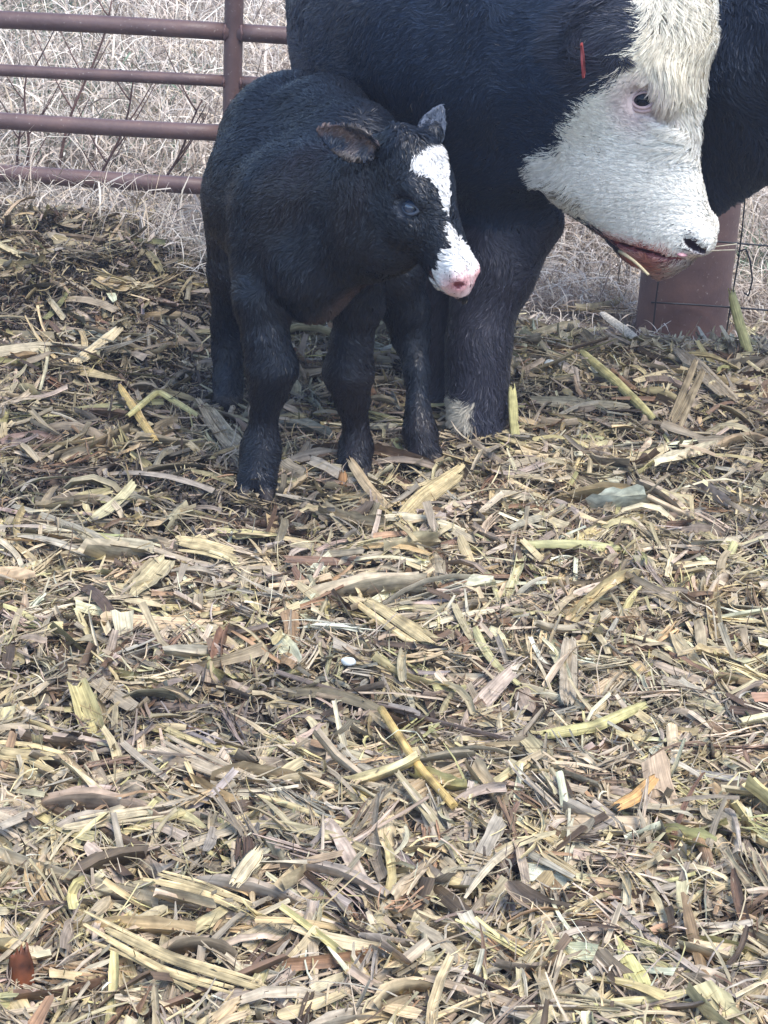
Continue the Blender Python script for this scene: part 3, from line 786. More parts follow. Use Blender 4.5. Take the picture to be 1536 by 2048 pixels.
    sa, sb = J(628, 632, 3.79), J(748, 552, 3.76); tq = np.clip(((V - sa) @ (sb - sa)) / ((sb - sa) @ (sb - sa)), 0, 1); dq = np.linalg.norm(V - sa - tq[:, None] * (sb - sa), axis=1)
    bq = np.clip(1.3 - dq / .03, 0, .8)[:, None]; col = col * (1 - bq) + np.array([.10, .062, .058]) * bq
    ctr = np.interp(x, [0, .05, .10, .19, .22], [.004, .006, .012, .012, .006])
    bw = np.interp(x, [.008, .020, .045, .070, .088, .105, .13, .165, .19, .205, .22, .30], [0, .040, .042, .030, .016, .010, .0065, .005, .007, .012, .028, .06])
    white = onhead & (np.abs(y - ctr) < bw + nz) & (z > -.035) & (Nn @ H.d > .12)
    muz = onhead & (x > .220 + np.where(y < 0, .03, 0) + .012 * np.sin(z * 60) + nz - (z + .02) * .25) & (z < .02) & (z > -.092)
    white |= muz
    col[white] = np.array([.82, .80, .78])
    pad = onhead & (x > .264 + nz * .3) & (z > -.072)
    nrd = onhead & (x > .238) & (np.abs(np.abs(y) - .026) < .016) & (z > -.060)
    pb = np.clip((x - .240) / .030, 0, 1)[:, None] * .85; dn = np.sqrt((x - .272) ** 2 + (np.abs(y) - .025) ** 2 + (z + .032) ** 2)[:, None]; near_ = np.clip(1.5 - dn / .018, 0, 1); pc = np.array([.84, .56, .54]) * (1 - near_) + np.array([.80, .30, .32]) * near_; col[pad | nrd] = (col * (1 - pb) + pc * pb)[pad | nrd]
    nst = np.zeros(len(V), bool)
    for s in (1, -1):
        nst |= (((x - .270) / .013) ** 2 + ((y - s * .027) / .011) ** 2 + ((z + .030) / .010) ** 2) < 1.15
    col[nst] = (.20, .05, .06)
    mouthline = onhead & (np.abs(z + .080) < .004) & (x > .232); col[mouthline] = (.10, .05, .05)
    # inside of the near ear, then the far ear
    qe = (V - ec) @ Re.T
    ein = (np.abs(qe[:, 0]) < le * 1.1) & (np.abs(qe[:, 1]) < .040) & (np.abs(qe[:, 2] + .008) < .022) & ((Nn @ Re[2]) > .15)
    ei = np.clip(.2 + .7 * noise(V, 70), 0, 1)[:, None]
    col[ein] = (BLK[None] * 1.5 * (1 - ei) + np.array([.20, .13, .105]) * ei)[ein]; rim = ein & (np.abs(qe[:, 1]) > .026); col[rim] = (.10, .085, .080)  # rim: highlight along the ear edges painted as a paler tone
    qe2 = (V - ec2) @ Re2.T
    ear2_lit = (np.abs(qe2[:, 0]) < le2) & (np.abs(qe2[:, 1]) < .032) & (np.abs(qe2[:, 2] + .008) < .02)
    col[ear2_lit] = (.075, .092, .13)  # bluish light on the far ear put into its colour
    fl = np.full(len(V), .019) + .004 * noise(V, 8)
    leg_ = V[:, 2] < .36; fl[leg_] = .012
    fl[onhead] = .010; fl[onhead & white] = .012; fl[onhead & (x < .04) & (np.abs(y) < .05)] = .022
    fl[pad | nrd] = .004; fl[nst | mouthline] = 0
    for s in (1,-1):
        ed = ((x - .108) / .016) ** 2 + ((y - s*.058) / .018) ** 2 + ((z + .052) / .019) ** 2; col[ed < 1.6] = (.035, .042, .058)
        fl[ed < 1.3] = 0
    fl[ein] = .011; fl[ear2_lit] = .008
    hoof = V[:, 2] < .035; fl[hoof] = .004; col[hoof] = (.03, .025, .025)
    fw = np.zeros_like(V); fw[:] = (-.15, .5, -.85)
    fw[leg_] = (0, .1, -1)
    fw[onhead] = (-H.n * .75 + .0)[None] + (H.l[None] * np.sign(y[onhead])[:, None] * .6) - H.d * .5
    fw[onhead & (x < .06)] = (H.n * .6 - H.d * .1)[None] + H.l[None] * y[onhead & (x < .06)][:, None] * 12
    fw[ein] = Re[1][None] * -1 + Re[0] * .5
    t = mesh_obj('calf', V, F, M_HIDE, {'Col': col})
    tag(t, 'small black newborn calf with white blaze and pink nose standing on the corn litter', 'calf')
    coat('coat', V, F, Nn, fl, col, fw, 190000, .0013, M_WETCOAT, t, .45, np.random.default_rng(4), .7, 30, clump=.011,
         facing=lambda c: np.where(H.loc(c)[:, 0] * 0 + np.linalg.norm(c - H.wor(.13, 0, -.05), axis=1) < .2, 2.6, 1.0))
    for s in (1, -1):
        c = H.wor(.108, s * .0500, -.052); out = nrm(H.l * s * .93 + H.d * .22 + H.n * .2)
        e = sphere('eye', c, np.eye(3), (.0155,) * 3, M_CALFEYE, t)
        eyelid('eyelid', c + out * .0115, out, H.d * .85 + H.n * .5, .0180, .0095, .0030, M_CLID, e)
calf()

# ------------------------------------------------------------------ cows
COWTAB = [(-.07, -.07, -.20, .06), (-.03, -.02, -.24, .09), (.03, -.005, -.27, .108), (.1, .000, -.295, .115), (.2, -.012, -.335, .118), (.27, -.022, -.365, .108), (.34, -.022, -.38, .094), (.40, -.012, -.372, .086),
          (.46, .000, -.300, .080), (.505, .014, -.240, .080), (.53, .018, -.212, .078), (.548, .010, -.196, .073), (.564, -.008, -.184, .064), (.580, -.030, -.168, .050)]
def cow_face_prims(H, sc=1.0, tongue=False):
    P = []
    P.append(('+', H.dist, .05))
    for s in (1, -1):
        P.append(ell(H.wor(.175 * sc, s * .095 * sc, -.075 * sc), H.R, (.05 * sc, .024 * sc, .026 * sc), .03))      # brow
        P.append(ell(H.wor(.213 * sc, s * .122 * sc, -.118 * sc), H.R, (.030 * sc, .020 * sc, .024 * sc), .02, '-'))
        P.append(ell(H.wor(.525 * sc, s * .048 * sc, -.010 * sc), H.R, (.035 * sc, .026 * sc, .030 * sc), .02))   # nostril wing
        P.append(ell(H.wor(.533 * sc, s * .064 * sc, -.022 * sc), frame(H.n * .55 + H.d * .83, H.l), (.025 * sc, .020 * sc, .010 * sc), .006, '-'))
    P.append(ell(H.wor(.546 * sc, 0, -.125 * sc), frame(H.d * .95 + H.n * .25, H.l), (.080 * sc, .12 * sc, .0028 * sc), .008, '-'))          # mouth slit
    return P
def cow_front():
    def j(px, py, Y, r): return (J(px, py, Y), r)
    n, d = headdir(math.radians(10), math.radians(82))
    H = Head(J(1402, -40, 4.14), n, d, COWTAB)
    K = .10
    prims = []
    prims += chain([((.09, 5.32, .86), .27), ((.07, 4.95, .80), .345), ((.09, 4.60, .80), .34), ((.13, 4.42, .86), .29)], K)
    prims += chain([((.09, 5.32, .95), .22), ((.10, 4.9, 1.02), .16), ((.16, 4.45, 1.08), .14)], K)
    prims += chain([((.20, 4.44, .90), .26), ((.30, 4.34, .98), .24), (H.wor(.10, 0, -.20), .15)], K)
    prims += chain([((.22, 4.42, .78), .25), ((.30, 4.32, .82), .20), (H.wor(.16, 0, -.25), .11)], K)
    prims += chain([((.20, 4.36, .72), .20), ((.22, 4.34, .62), .15)], K)
    prims += chain([j(1000, 440, 4.38, .14), j(985, 540, 4.30, .085), j(962, 640, 4.25, .056), j(957, 700, 4.22, .058), j(955, 760, 4.20, .052), j(955, 815, 4.18, .054), j(953, 862, 4.15, .060)], .05)
    prims += chain([j(880, 420, 4.50, .14), j(880, 540, 4.44, .085), j(884, 640, 4.40, .055), j(884, 700, 4.38, .053), j(886, 760, 4.36, .043), j(890, 808, 4.34, .05), j(893, 835, 4.32, .055)], .05)
    for sx, yy in ((-.06, 5.30), (.20, 5.34)):
        prims += chain([((.09 + sx * .6, yy, .75), .19), ((.08 + sx, yy - .05, .50), .10), ((.08 + sx, yy + .08, .30), .055), ((.08 + sx, yy + .03, .05), .045), ((.08 + sx, yy - .02, -.02), .055)], .06)
    prims += cow_face_prims(H)
    # ears
    ears = []
    for s, tip in ((1, J(1140, 118, 4.02)), (-1, None)):
        eb = H.wor(.03, s * .10, -.15)
        if tip is None: tip = eb + nrm(-H.l * 1.0 + H.n * .35) * .20
        ea = nrm(tip - eb); en = nrm(H.n * .3 + H.l * s * .5 + np.array([0, -.5, -.2])); R = frame(ea, np.cross(en, ea)); L = np.linalg.norm(tip - eb) * .54; c = eb + ea * L * .9
        if np.dot(R[2], en) < 0: R[2] *= -1; R[1] *= -1
        prims.append(('+', (lambda p, eb=eb, R=R, l=np.linalg.norm(tip - eb): d_ear(p, eb, R, l, .062, .45, .006)), .015))
        ears.append((c, R, L))
    V, F, Nn = build(prims, (-.45, 3.75, -.06), (.95, 5.75, 1.45), ((.30, 3.8, .40), (.80, 4.35, 1.12)), .005, .011)
    q = H.loc(V); x, y, z = q.T
    nz = noise(V, 28) * .007 + noise(V, 90) * .003
    col = np.repeat(BLK[None] * 1.9, len(V), 0) * (1 + .2 * noise(V, 5)[:, None])
    def L2(px, py):       # picture measure of the head -> head frame
        p = H.loc(J(px, py, 4.05)); return p[0], p[2]
    poly = [L2(1272, -40), L2(1285, 20), L2(1292, 75), L2(1255, 105), L2(1235, 150), L2(1205, 178), L2(1165, 205), L2(1140, 240), L2(1116, 292), L2(1088, 325), L2(1052, 350),
            L2(1066, 392), L2(1108, 436), L2(1175, 470), L2(1240, 520), (.75, -.25), (.70, .2), (-.2, .2), (-.2, -.10)]
    onh = (np.abs(y) < .16) & (x > -.12)
    white = onh & in_poly(x + nz, z + nz, poly) & ~((z < -.295 - .3 * np.maximum(x - .42, 0)) & (x > .45) & (Nn @ H.d < -.75))
    cream = np.clip(.5 + .8 * noise(V, 8) - 2.2 * (x - .1), 0, 1)[:, None]
    wc = np.array([.92, .88, .80]) * (1 - cream) + np.array([.92, .83, .66]) * cream
    col[white] = wc[white]
    smudge = white & (((x - (.415 + (z + .29) * .9)) / .006) ** 2 < 1 + nz * 60) & (z < -.255) & (z > -.325) & (y > 0); col[smudge] = (.30, .26, .19)
    edd = np.sqrt(((x - .222) / .070) ** 2 + ((z + .122) / .060) ** 2)
    pk = np.clip(1.25 - edd, 0, .75)[:, None] * white[:, None] * (np.abs(y) > .06)[:, None]
    col = col * (1 - pk) + np.array([.66, .50, .50]) * pk
    padm = white & (x > .545 + nz * .3) & (z > -.10)
    col[padm] = np.array([.74, .62, .56]); padm &= z > -.06
    red = white & (x > .510 + nz * 1.5) & (z < -.070 ) & (z > -.25)
    rf = (np.clip((x - .518 + .25 * np.maximum(-z - .12, 0)) / .022, 0, 1) * np.clip(.85 + .4 * noise(V, 60), .3, 1) * np.clip((-.065 - z) / .03, 0, 1))[:, None]
    col[red] = (col * (1 - rf) + np.array([.62, .19, .14]) * rf)[red]
    nst = np.zeros(len(V), bool)
    for s in (1, -1):
        Rn = frame(H.n * .55 + H.d * .83, H.l); qq = (V - H.wor(.533, s * .064, -.022)) @ Rn.T
        nst |= ((qq / np.array([.026, .021, .011])) ** 2).sum(1) < 1.15
    col[nst] = (.05, .025, .03)
    Rm = frame(H.d * .95 + H.n * .25, H.l); qm = (V - H.wor(.546, 0, -.125)) @ Rm.T
    mth = (((qm / np.array([.087, .12, .008])) ** 2).sum(1) < 1.1) & onh; col[mth] = (.20, .05, .05)
    fl = np.full(len(V), .022)
    fl[white] = .013
    lw = .013 + .042 * sstep(.42, .26, x) * sstep(-.15, -.04, z) + .024 * sstep(-.22, -.32, z) + .012 * sstep(.16, .05, x)
    fl[white] = lw[white]
    fl[white & (x > .46)] = .011
    fl[(edd < .62) & (np.abs(y) > .06)] = .007
    fl[(edd < .42) & (np.abs(y) > .06)] = 0
    qe_ = (V - ears[0][0]) @ ears[0][1].T; er = (np.abs(qe_) < np.array([ears[0][2] * 1.2, .07, .05])).all(1) & ~white; fl[er] = .042; col[er] = col[er] * .7 + BRN * .14
    fl[padm] = .004; fl[nst] = 0; fl[mth] = 0
    lg = V[:, 2] < .45; fl[lg] = .024
    foot = V[:, 2] < .070
    fw_ = (V[:, 2] < .085 + .012 * noise(V, 30)) & (V[:, 1] < 4.27) & (V[:, 0] < .185 + .012 * noise(V, 40)) & (V[:, 0] > .10)
    col[fw_] = (.58, .52, .42)
    legb = lg & ~fw_; col[legb] = col[legb] * .75 + BRN * .3
    hoof = V[:, 2] < .03; fl[hoof] = .003; col[hoof] = (.05, .04, .035)
    fw = np.zeros_like(V); fw[:] = (-.45, .6, -.6)
    fw[lg] = (0, .1, -1)
    hd = onh & (x > -.1)& (z > -.42)
    w1 = sstep(.40, .10, x)[:, None]
    fh = (-H.d * 1.0 - H.n * .15)[None] * (1 - .2 * w1) + H.l * np.sign(y)[:, None] * .3
    wt = (sstep(.42, .20, x) * sstep(-.16, -.03, z) * white)[:, None]; fw = np.where(hd[:, None], fh * (1 - wt) + ((H.n * .75 + H.d * .35)[None] + H.l * (y * 4)[:, None]) * wt, fw)
    t = mesh_obj('cow', V, F, M_HIDE, {'Col': col})
    tag(t, 'large black cow with a curly white face standing behind the calf', 'cow')
    hc = H.wor(.25, 0, -.15)
    infr = lambda c: np.where(c[:, 1] > 5.0, .25, 1) * np.where(np.linalg.norm(c - hc, axis=1) < .42, 3.0, 1.0) * np.where(c[:, 2] > 1.25, .4, 1)
    coat('coat', V, F, Nn, fl, col, fw, 430000, .0014, M_COAT, t, .42, np.random.default_rng(8), .8, 26, facing=infr, clump=.012, soft=(hc, .40, .008), liftv=1 + 1.6 * white * sstep(.26, .1, x) * sstep(-.10, -.02, z))
    for s in (1, -1):
        c = H.wor(.215, s * .094, -.117); out = nrm(H.l * s * .97 + H.d * .2)
        e = sphere('eye', c, np.eye(3), (.0205,) * 3, M_EYE, t)
        eyelid('eyelid', c + out * .0145, out, H.d * .97 - H.n * .1, .0235, .0155, .0036, M_LID, e)
        eyelid('eyelid', c + out * .0105, out, H.d * .97 - H.n * .1, .031, .0225, .0045, M_LID, e)
    # tongue in the corner of the open mouth
    sphere('tongue', H.wor(.553, .040, -.052), frame(H.d * .95 + H.n * .25, H.l), (.016, .030, .008), M_TONGUE, t)
    # ear tag: edge-on red plate hanging from the near ear
    c, R, L = ears[0]
    a = J(1163, 88, 3.985); b = J(1168, 150, 3.985); V_, F_ = [], []
    e1 = nrm(b - a); e2 = nrm(np.array([.12, 1, .1])); e3 = nrm(np.cross(e1, e2)); Ln = np.linalg.norm(b - a)
    for th in (-.0016, .0016):
        for u, wv in ((0, .010), (.25, .014), (.4, .024), (.95, .026), (1, .022)):
            for sg in (-1, 1): V_.append(a + e1 * Ln * u + e2 * wv * sg + e3 * (th * 1.3))
    V_ = np.array(V_); nfa = []
    for o in (0, 10):
        for kx in range(4): nfa.append([o + 2 * kx, o + 2 * kx + 1, o + 2 * kx + 3, o + 2 * kx + 2])
    for kx in range(4):
        nfa.append([2 * kx, 2 * kx + 2, 12 + 2 * kx, 10 + 2 * kx]); nfa.append([2 * kx + 1, 2 * kx + 3, 13 + 2 * kx, 11 + 2 * kx])
    nfa += [[0, 1, 11, 10], [8, 9, 19, 18]]
    mesh_obj('ear_tag', V_, np.array(nfa), M_TAG, parent=t, smooth=False)
    return H
COWH = cow_front()

def cow_back():
    def j(px, py, Y, r): return (J(px, py, Y), r)
    n = nrm(np.array([-.80, .10, -.52])); d = np.array([-.5, 0, .8])
    sc = 1.0
    jaw = J(1462, 352, 4.62)
    H = Head((0, 0, 0), n, d, COWTAB)
    H.O = jaw - (H.wor(.27, 0, -.31) - H.O)
    K = .10
    prims = cow_face_prims(H)
    prims += chain([(H.wor(.10, 0, -.10), .17), (H.wor(-.12, 0, -.12), .21), ((1.25, 4.75, .88), .25), ((1.60, 4.80, .86), .30)], K)
    prims += chain([(H.wor(.16, 0, -.22), .10), ((1.10, 4.72, .72), .17), ((1.35, 4.76, .66), .22)], K)
    prims += chain([((1.60, 4.80, .84), .31), ((2.0, 4.82, .80), .36), ((2.5, 4.84, .85), .30)], K)
    for lx, ly in ((1.50, 4.66), (1.58, 4.92), (2.55, 4.70), (2.62, 4.98)):
        prims += chain([((lx, ly, .65), .13), ((lx, ly, .35), .06), ((lx - .02, ly, .05), .045), ((lx - .04, ly, 0.0), .055)], .05)
    for s in (1, -1):
        eb = H.wor(.03, s * .10, -.12); ea = nrm(H.l * s + H.d * .1 - H.n * .2); en = nrm(H.n); R = frame(ea, np.cross(en, ea))
        prims.append(ell(eb + ea * .09, R, (.11, .05, .014), .02))
    V, F, Nn = build(prims, (.45, 4.2, -.06), (3.0, 5.4, 1.5), ((.5, 4.2, .4), (1.4, 5.0, 1.3)), .009, .014)
    q = H.loc(V); x, y, z = q.T
    col = np.repeat(BLK[None] * 1.4, len(V), 0) * (1 + .2 * noise(V, 5)[:, None])
    fl = np.full(len(V), .03); fl[V[:, 2] < .45] = .02
    fw = np.zeros_like(V); fw[:] = (.35, -.1, -.8)
    t = mesh_obj('cow', V, F, M_HIDE, {'Col': col})
    tag(t, 'shaggy all black cow at the right picture edge, behind the white face', 'cow')
    coat('coat', V, F, Nn, fl, col, fw, 110000, .0022, M_COAT, t, .5, np.random.default_rng(9), .8, 22, clump=.018, facing=lambda c: np.where(c[:, 0] > 1.5, .15, 1))
    for s in (1, -1):
        c = H.wor(.215, s * .094, -.117); out = nrm(H.l * s * .97 + H.d * .2)
        e = sphere('eye', c, np.eye(3), (.0205,) * 3, M_EYE, t)
        eyelid('eyelid', c + out * .0145, out, H.d * .97 - H.n * .1, .0225, .0135, .0042, M_CLID, e)
cow_back()

# ------------------------------------------------------------------ the litter pieces that stand out one by one
def piece(kind, label, pts, wpx, col, arc=1.2, nodes=0, z=.03, z2=None, seed=0, mat=None, cat=None, splits=0):
    if z > .02: z += .010; z2 = None if z2 is None else z2 + .010
    """pts: picture positions of the piece's ends and bends, laid on the litter at height z..z2"""
    r_ = np.random.default_rng(seed)
    z2 = z if z2 is None else z2
    Q = []
    for i, (px, py) in enumerate(pts):
        zz = z + (z2 - z) * i / (len(pts) - 1)
        g = G(px, py, zz)
        for _ in range(4): g = G(px, py, terrain(g[0], g[1]) + zz)
        Q.append(g)
    Q = np.array(Q)
    if z2 - z > .06:        # upright piece: keeps its foot's distance
        Q = [Q[0]] + [J(px, py, Q[0][1] + .01 * k) for k, (px, py) in enumerate(pts[1:], 1)]; Q = np.array(Q)
    s = np.linspace(0, len(Q) - 1, 18)
    P = np.stack([np.interp(s, range(len(Q)), Q[:, i]) for i in range(3)], -1)
    P[1:-1] = (P[:-2] + 2 * P[1:-1] + P[2:]) / 4
    mid = P[9]; scl = FPX / np.dot(mid - cO, cF); W = wpx / scl
    T = nrm(np.gradient(P, axis=0)); cv = nrm(cO - mid); upv = nrm(.6 * cv + np.array([0, 0, .6]))
    S = nrm(np.cross(T, upv)); B = np.cross(S, T)
    full = arc > 3; _rg = None
    C = 14 if full else 9
    a = np.linspace(-arc, arc, C)
    rad = W / 2 / max(.3, math.sin(min(arc, 1.57)))
    th = 0 if full else .12 * W
    subs = []
    if splits:
        arc = arc * .55; a = a * .55
        for k in range(splits):
            o_ = (k - (splits - 1) / 2) * W / splits * 1.05
            t0, t1 = np.clip(r_.uniform(-.02, .22), 0, 1), 1 - np.clip(r_.uniform(-.02, .22), 0, 1)
            tt = np.linspace(t0, t1, 18) * 17
            Pk = np.stack([np.interp(tt, range(18), P[:, i]) for i in range(3)], -1) + S * (o_ + r_.normal(0, .04) * W * np.linspace(-1, 1, 18)[:, None]) + B * (r_.uniform(-.10, .12) * W - .35 * (o_ / W) ** 2 * W)
            Pk = Pk + B * (r_.normal(0, .05) * W * np.linspace(-1, 1, 18)[:, None] ** 2) + S * (r_.normal(0, .06) * W * np.sin(np.linspace(0, r_.uniform(2, 5), 18))[:, None])
            subs.append((Pk, W / splits * r_.uniform(.55, 1.7)))
    else: subs = [(P, W)]
    V, F, F3, U, VV_ = [], [], [], [], []
    Lt = np.linalg.norm(P[-1] - P[0])
    for Pk, Wk in subs:
        base_n = sum(len(v_) for v_ in V)
        ridge = 1 + (0 if full else .10) * r_.normal(0, 1, C)
        rad = Wk / 2 / max(.3, math.sin(min(arc, 1.57))); th = 0 if full else .12 * Wk
        nl = 1 if full else 2
        for lay in range(nl):
            R = rad - lay * max(th, .0009)
            for i in range(18):
                t = i / 17
                f = 1 + .018 * r_.normal()
                if not full: f *= 1 - .35 * abs(2 * t - 1) ** 4
                for k in range(nodes): f += .22 * math.exp(-((t - (k + .6) / (nodes + .2)) / .02) ** 2)
                jit = (r_.uniform(-.4, .4, C) * Wk)[:, None] * T[i] if i in (0, 17) and not full else 0
                V.append(Pk[i] + R * f * np.sin(a)[:, None] * S[i] + (R * f * (ridge * np.cos(a) - (1 if not full else 0)))[:, None] * B[i] + jit)
                U.append(a * rad + base_n * .001); VV_.append(np.full(C, t))
            for i in range(17):
                for c in range(C - 1):
                    q = base_n + lay * 18 * C + i * C + c; f_ = [q, q + 1, q + C + 1, q + C]; F.append(f_ if lay == 0 else f_[::-1])
        if nl == 2:
            o = 18 * C; b0 = base_n
            for i in range(17):
                for c in (0, C - 1): F.append([b0 + i * C + c, b0 + (i + 1) * C + c, b0 + o + (i + 1) * C + c, b0 + o + i * C + c])
            for i in (0, 17):
                for c in range(C - 1): F.append([b0 + i * C + c, b0 + i * C + c + 1, b0 + o + i * C + c + 1, b0 + o + i * C + c])
        if full:
            e0 = base_n + 18 * C
            V.append(Pk[:1] + T[:1] * .004); V.append(Pk[-1:] - T[-1:] * .006); U.append(np.zeros(2)); VV_.append(np.array([0, 1.]))
            F3 += [[e0, base_n + c + 1, base_n + c] for c in range(C - 1)] + [[e0 + 1, base_n + 17 * C + c, base_n + 17 * C + c + 1] for c in range(C - 1)]
    nper = sum(len(v_) for v_ in V) // len(subs); SUBF = np.repeat(r_.uniform(.68, 1.15, len(subs)) if splits else np.ones(1), nper)
    V = np.concatenate(V); u = np.concatenate(U); v = np.concatenate(VV_) * Lt
    fs = [np.array(F)] + ([np.array(F3)] if F3 else [])
    base = P[0].copy()
    cc = np.tile(np.array(col, float) * np.array([1.08, 1.0, .86]), (len(V), 1)) * (1 + .05 * noise(V, 30)[:, None]) * SUBF[:, None]
    if nodes:
        for k in range(nodes):
            tt = (k + .6) / (nodes + .2); m = np.abs(v / (v.max() + 1e-9) - tt) < .03; cc[m] *= .55
    cc[v < v.max() * .04] *= 1.15
    o = mesh_obj(kind, V - base, fs, mat or M_RES, {'Col': np.clip(cc, 0, .9), 'fib': np.stack([u, v, np.full(len(V), seed * 1.7)], -1)})
    o.location = base
    tag(o, label, cat or kind.replace('_', ' '))
    return o
YEL = (.62, .47, .20); STR = (.60, .52, .33); GRN = (.52, .50, .26); TAN = (.46, .38, .27); GRY = (.40, .36, .30); ORG = (.58, .36, .16); PAL_ = (.60, .54, .40)
PI_ = 3.14159
piece('corn_straw', 'smooth golden jointed stem lying diagonally in the middle of the foreground litter', [(762, 1418), (835, 1530), (908, 1612)], 17, YEL, PI_, 2, .045, .035, 1)
piece('corn_husk', 'wide flat tan husk under the golden jointed stem', [(770, 1622), (860, 1565), (955, 1530)], 62, TAN, .5, 0, .028, .034, 2, splits=4)
piece('corn_stalk', 'long thick split pale stalk at the lower left of the foreground', [(150, 1840), (330, 1930), (520, 1985)], 66, STR, 1.2, 1, .045, .035, 3, splits=5)
piece('corn_stalk', 'second pale stalk running to the right above the thick split one', [(262, 1738), (400, 1775), (530, 1825)], 40, STR, 1.2, 1, .045, .035, 4, splits=4)
piece('corn_stalk', 'pale yellow stalk with a dark node left of centre near the lower edge', [(128, 1652), (220, 1632), (352, 1618)], 34, PAL_, 1.4, 1, .04, .04, 5, splits=3)
piece('corn_stalk', 'rounded ribbed stalk curving down right above picture centre', [(708, 1185), (790, 1240), (870, 1290)], 42, STR, 1.4, 1, .045, .035, 6, splits=3)
piece('corn_stalk', 'straw coloured stalk below the calf fore hoof, left of centre', [(328, 1078), (410, 1096), (490, 1120)], 40, STR, 1.3, 0, .04, .035, 7, splits=3)
piece('corn_husk', 'upright grey tan slab of stalk right of picture centre', [(1140, 1275), (1138, 1340), (1136, 1402)], 38, GRY, .5, 0, .04, .045, 8)
piece('corn_stalk', 'long greenish stalk lying level at the right of the foreground', [(1085, 1466), (1190, 1448), (1290, 1405)], 26, GRN, 1.3, 1, .04, .04, 9)
piece('corn_leaf', 'crumpled bright orange leaf scrap at right of the foreground', [(1235, 1610), (1272, 1590), (1310, 1552)], 30, ORG, .8, 0, .045, .06, 10)
piece('corn_straw', 'upright pale green split stem beside the cow fore foot', [(1034, 905), (1028, 840), (1024, 775)], 20, GRN, 1.0, 0, .0, .14, 11)
piece('corn_straw', 'leaning stem sticking up in front of the thick rusty post', [(1512, 735), (1488, 670), (1464, 582)], 22, GRN, 1.2, 0, .0, .14, 12)
piece('corn_straw', 'thin yellow splinter standing beside the leaning stem at the post', [(1443, 668), (1446, 630), (1452, 588)], 10, YEL, 1.2, 0, .02, .12, 13)
piece('corn_stalk', 'thick tan stalk leaning up right in the litter before the post', [(1338, 868), (1372, 790), (1410, 720)], 34, TAN, 1.3, 1, .03, .10, 14, splits=3)
piece('corn_husk', 'long grey husk slanting down right behind the leaning tan stalk', [(1352, 685), (1415, 750), (1490, 825)], 36, GRY, .8, 0, .04, .04, 15, splits=2)
piece('corn_straw', 'long greenish jointed stem slanting down right to the leaning tan stalk', [(1165, 700), (1235, 760), (1310, 835)], 20, GRN, 1.5, 2, .05, .04, 16)
piece('corn_husk', 'wide grey brown husk beside the calf rear hoof at left', [(392, 790), (440, 860), (505, 925)], 40, TAN, .6, 0, .04, .035, 17, splits=4)
piece('corn_straw', 'bent yellow stem left of the calf, resting on dark compost', [(240, 770), (280, 830), (312, 880)], 18, YEL, 1.4, 0, .05, .04, 18)
piece('corn_straw', 'yellow green stem meeting the bent one in a peak left of the calf', [(255, 830), (316, 778), (395, 828)], 14, GRN, 1.4, 0, .055, .04, 19)
piece('corn_straw', 'broken orange brown stub standing in front of the calf middle hoof', [(682, 1005), (684, 975), (686, 945)], 20, (.42, .24, .12), 1.2, 0, .0, .09, 20)
piece('corn_husk', 'split brown husk leaning over the orange stub', [(700, 918), (735, 970), (782, 1022)], 22, TAN, .9, 0, .06, .02, 21)
piece('corn_stalk', 'pair of pale straws slanting up right between calf hooves and foreground', [(795, 1045), (850, 990), (935, 930)], 30, STR, 1.0, 0, .03, .05, 22, splits=2)
piece('corn_husk', 'pale grey husk pointing up right near the left litter edge', [(150, 722), (190, 695), (238, 655)], 26, PAL_, .7, 0, .04, .05, 23)
piece('corn_stalk', 'broad pale stalk cut off by the left picture edge', [(-30, 1500), (60, 1512), (120, 1530)], 70, STR, 1.0, 0, .035, .035, 24, splits=4)
piece('corn_leaf', 'pale pointed leaf scrap left of centre close to the bottom', [(470, 1765), (490, 1735), (518, 1700)], 36, PAL_, .6, 0, .05, .07, 25)
piece('corn_husk', 'grey husk running down right across the left foreground', [(305, 1472), (400, 1520), (500, 1562)], 40, GRY, 1.0, 0, .04, .03, 26, splits=3)
piece('corn_stalk', 'white papery curled husk in the litter left of the post foot', [(1205, 622), (1245, 650), (1272, 672)], 22, (.68, .66, .62), 1.3, 0, .05, .05, 27)
piece('corn_husk', 'tan plank shaped husk at the bottom edge left of centre', [(420, 2060), (455, 2030), (500, 2005)], 50, TAN, .4, 0, .05, .06, 28, splits=2)
piece('rotten_stalk', 'rotten dark red brown stalk in the bottom left corner', [(48, 2015), (44, 1960), (40, 1905)], 50, (.2, .08, .04), 1.2, 0, .0, .09, 29, M_STAIN, 'stalk')
piece('corn_straw', 'short straw hanging under the cow chin beside the post', [(1298, 552), (1282, 528), (1262, 503)], 12, GRN, 1.2, 0, .30, .40, 30) if False else None
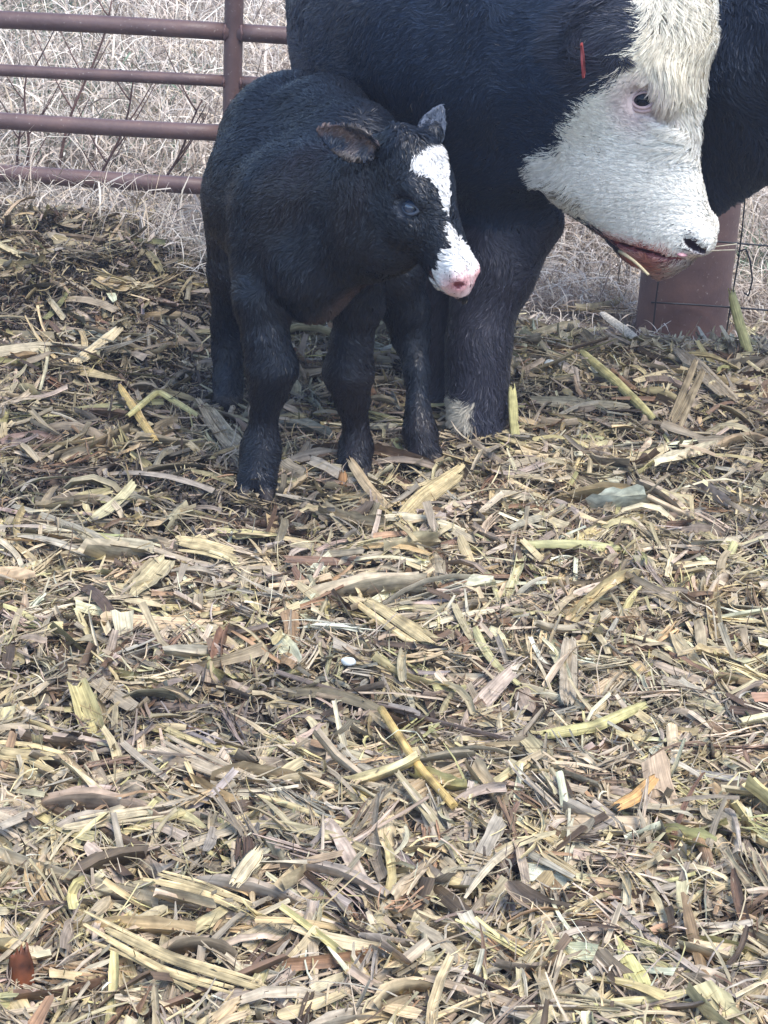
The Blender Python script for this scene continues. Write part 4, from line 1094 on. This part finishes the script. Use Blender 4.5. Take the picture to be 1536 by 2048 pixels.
for (px, py, r, lab) in ((697, 1323, .010, 'small bluish white pebble in the litter left of picture centre'), (1100, 727, .011, 'small white pebble in the litter right of the cow foot')):
    g = G(px, py, .04); g = G(px, py, terrain(g[0], g[1]) + .04)
    u = np.linspace(0, np.pi, 12); v = np.linspace(0, 2 * np.pi, 20, endpoint=False)
    P = np.stack([np.cos(u)[:, None] * np.ones(20) * 1.3, np.sin(u)[:, None] * np.cos(v), np.sin(u)[:, None] * np.sin(v) * .8], -1).reshape(-1, 3)
    P = P * r * (1 + .12 * noise(P + py, 2.2)[:, None])
    kq = np.arange(11)[:, None]; qq = np.arange(20)[None]
    F = np.stack([kq * 20 + qq, kq * 20 + (qq + 1) % 20, (kq + 1) * 20 + (qq + 1) % 20, (kq + 1) * 20 + qq], -1).reshape(-1, 4)
    o = mesh_obj('pebble', P, F, M_STONE); o.location = g; tag(o, lab, 'pebble')
# straws held in the cow's mouth
def mouth_straw(label, a, b, r, col, seed):
    P = np.linspace(a, b, 12); P[:, 2] += .004 * np.sin(np.linspace(0, 3.1, 12))
    v, fs = tube(P - a, np.linspace(r, r * .7, 12), 8)
    o = mesh_obj('straw', v, [fs[0], np.concatenate(fs[1:])], M_RES, {'Col': np.tile(col, (len(v), 1)), 'fib': v})
    o.location = a; tag(o, label, 'straw')
mouth_straw('greenish straw hanging from the underside of the cow mouth', COWH.wor(.548, .035, -.185), J(1297, 550, 4.06), .0042, STR, 1)
mouth_straw('thin pale straw poking right from the cow lips toward the wire', COWH.wor(.566, .03, -.07), J(1474, 488, 4.06), .0016, PAL_, 2)
mouth_straw('thin pale straw poking right just below the upper one', COWH.wor(.566, .03, -.085), J(1470, 500, 4.04), .0016, PAL_, 3)

# ------------------------------------------------------------------ added volume imitating a milky veil at the lens
def veil_haze():
    x0, x1, y0, y1, z0, z1 = -95, 95, -25, 165, -3.0, 3.4
    V = np.array([[x, y, z] for x in (x0, x1) for y in (y0, y1) for z in (z0, z1)])
    F = np.array([[0, 1, 3, 2], [4, 6, 7, 5], [0, 4, 5, 1], [2, 3, 7, 6], [0, 2, 6, 4], [1, 5, 7, 3]])
    m = bpy.data.materials.new('veil_haze'); m.use_nodes = True; nt = m.node_tree
    nt.nodes.remove(nt.nodes['Principled BSDF'])
    v = nt.nodes.new('ShaderNodeVolumePrincipled'); v.inputs['Density'].default_value = HAZE_D; v.inputs['Color'].default_value = (.68, .76, 1, 1)
    nt.links.new(v.outputs[0], nt.nodes['Material Output'].inputs['Volume'])
    tag(mesh_obj('veil_haze', V, F, m, smooth=False), kind='stuff')
HAZE_D = .005
veil_haze()
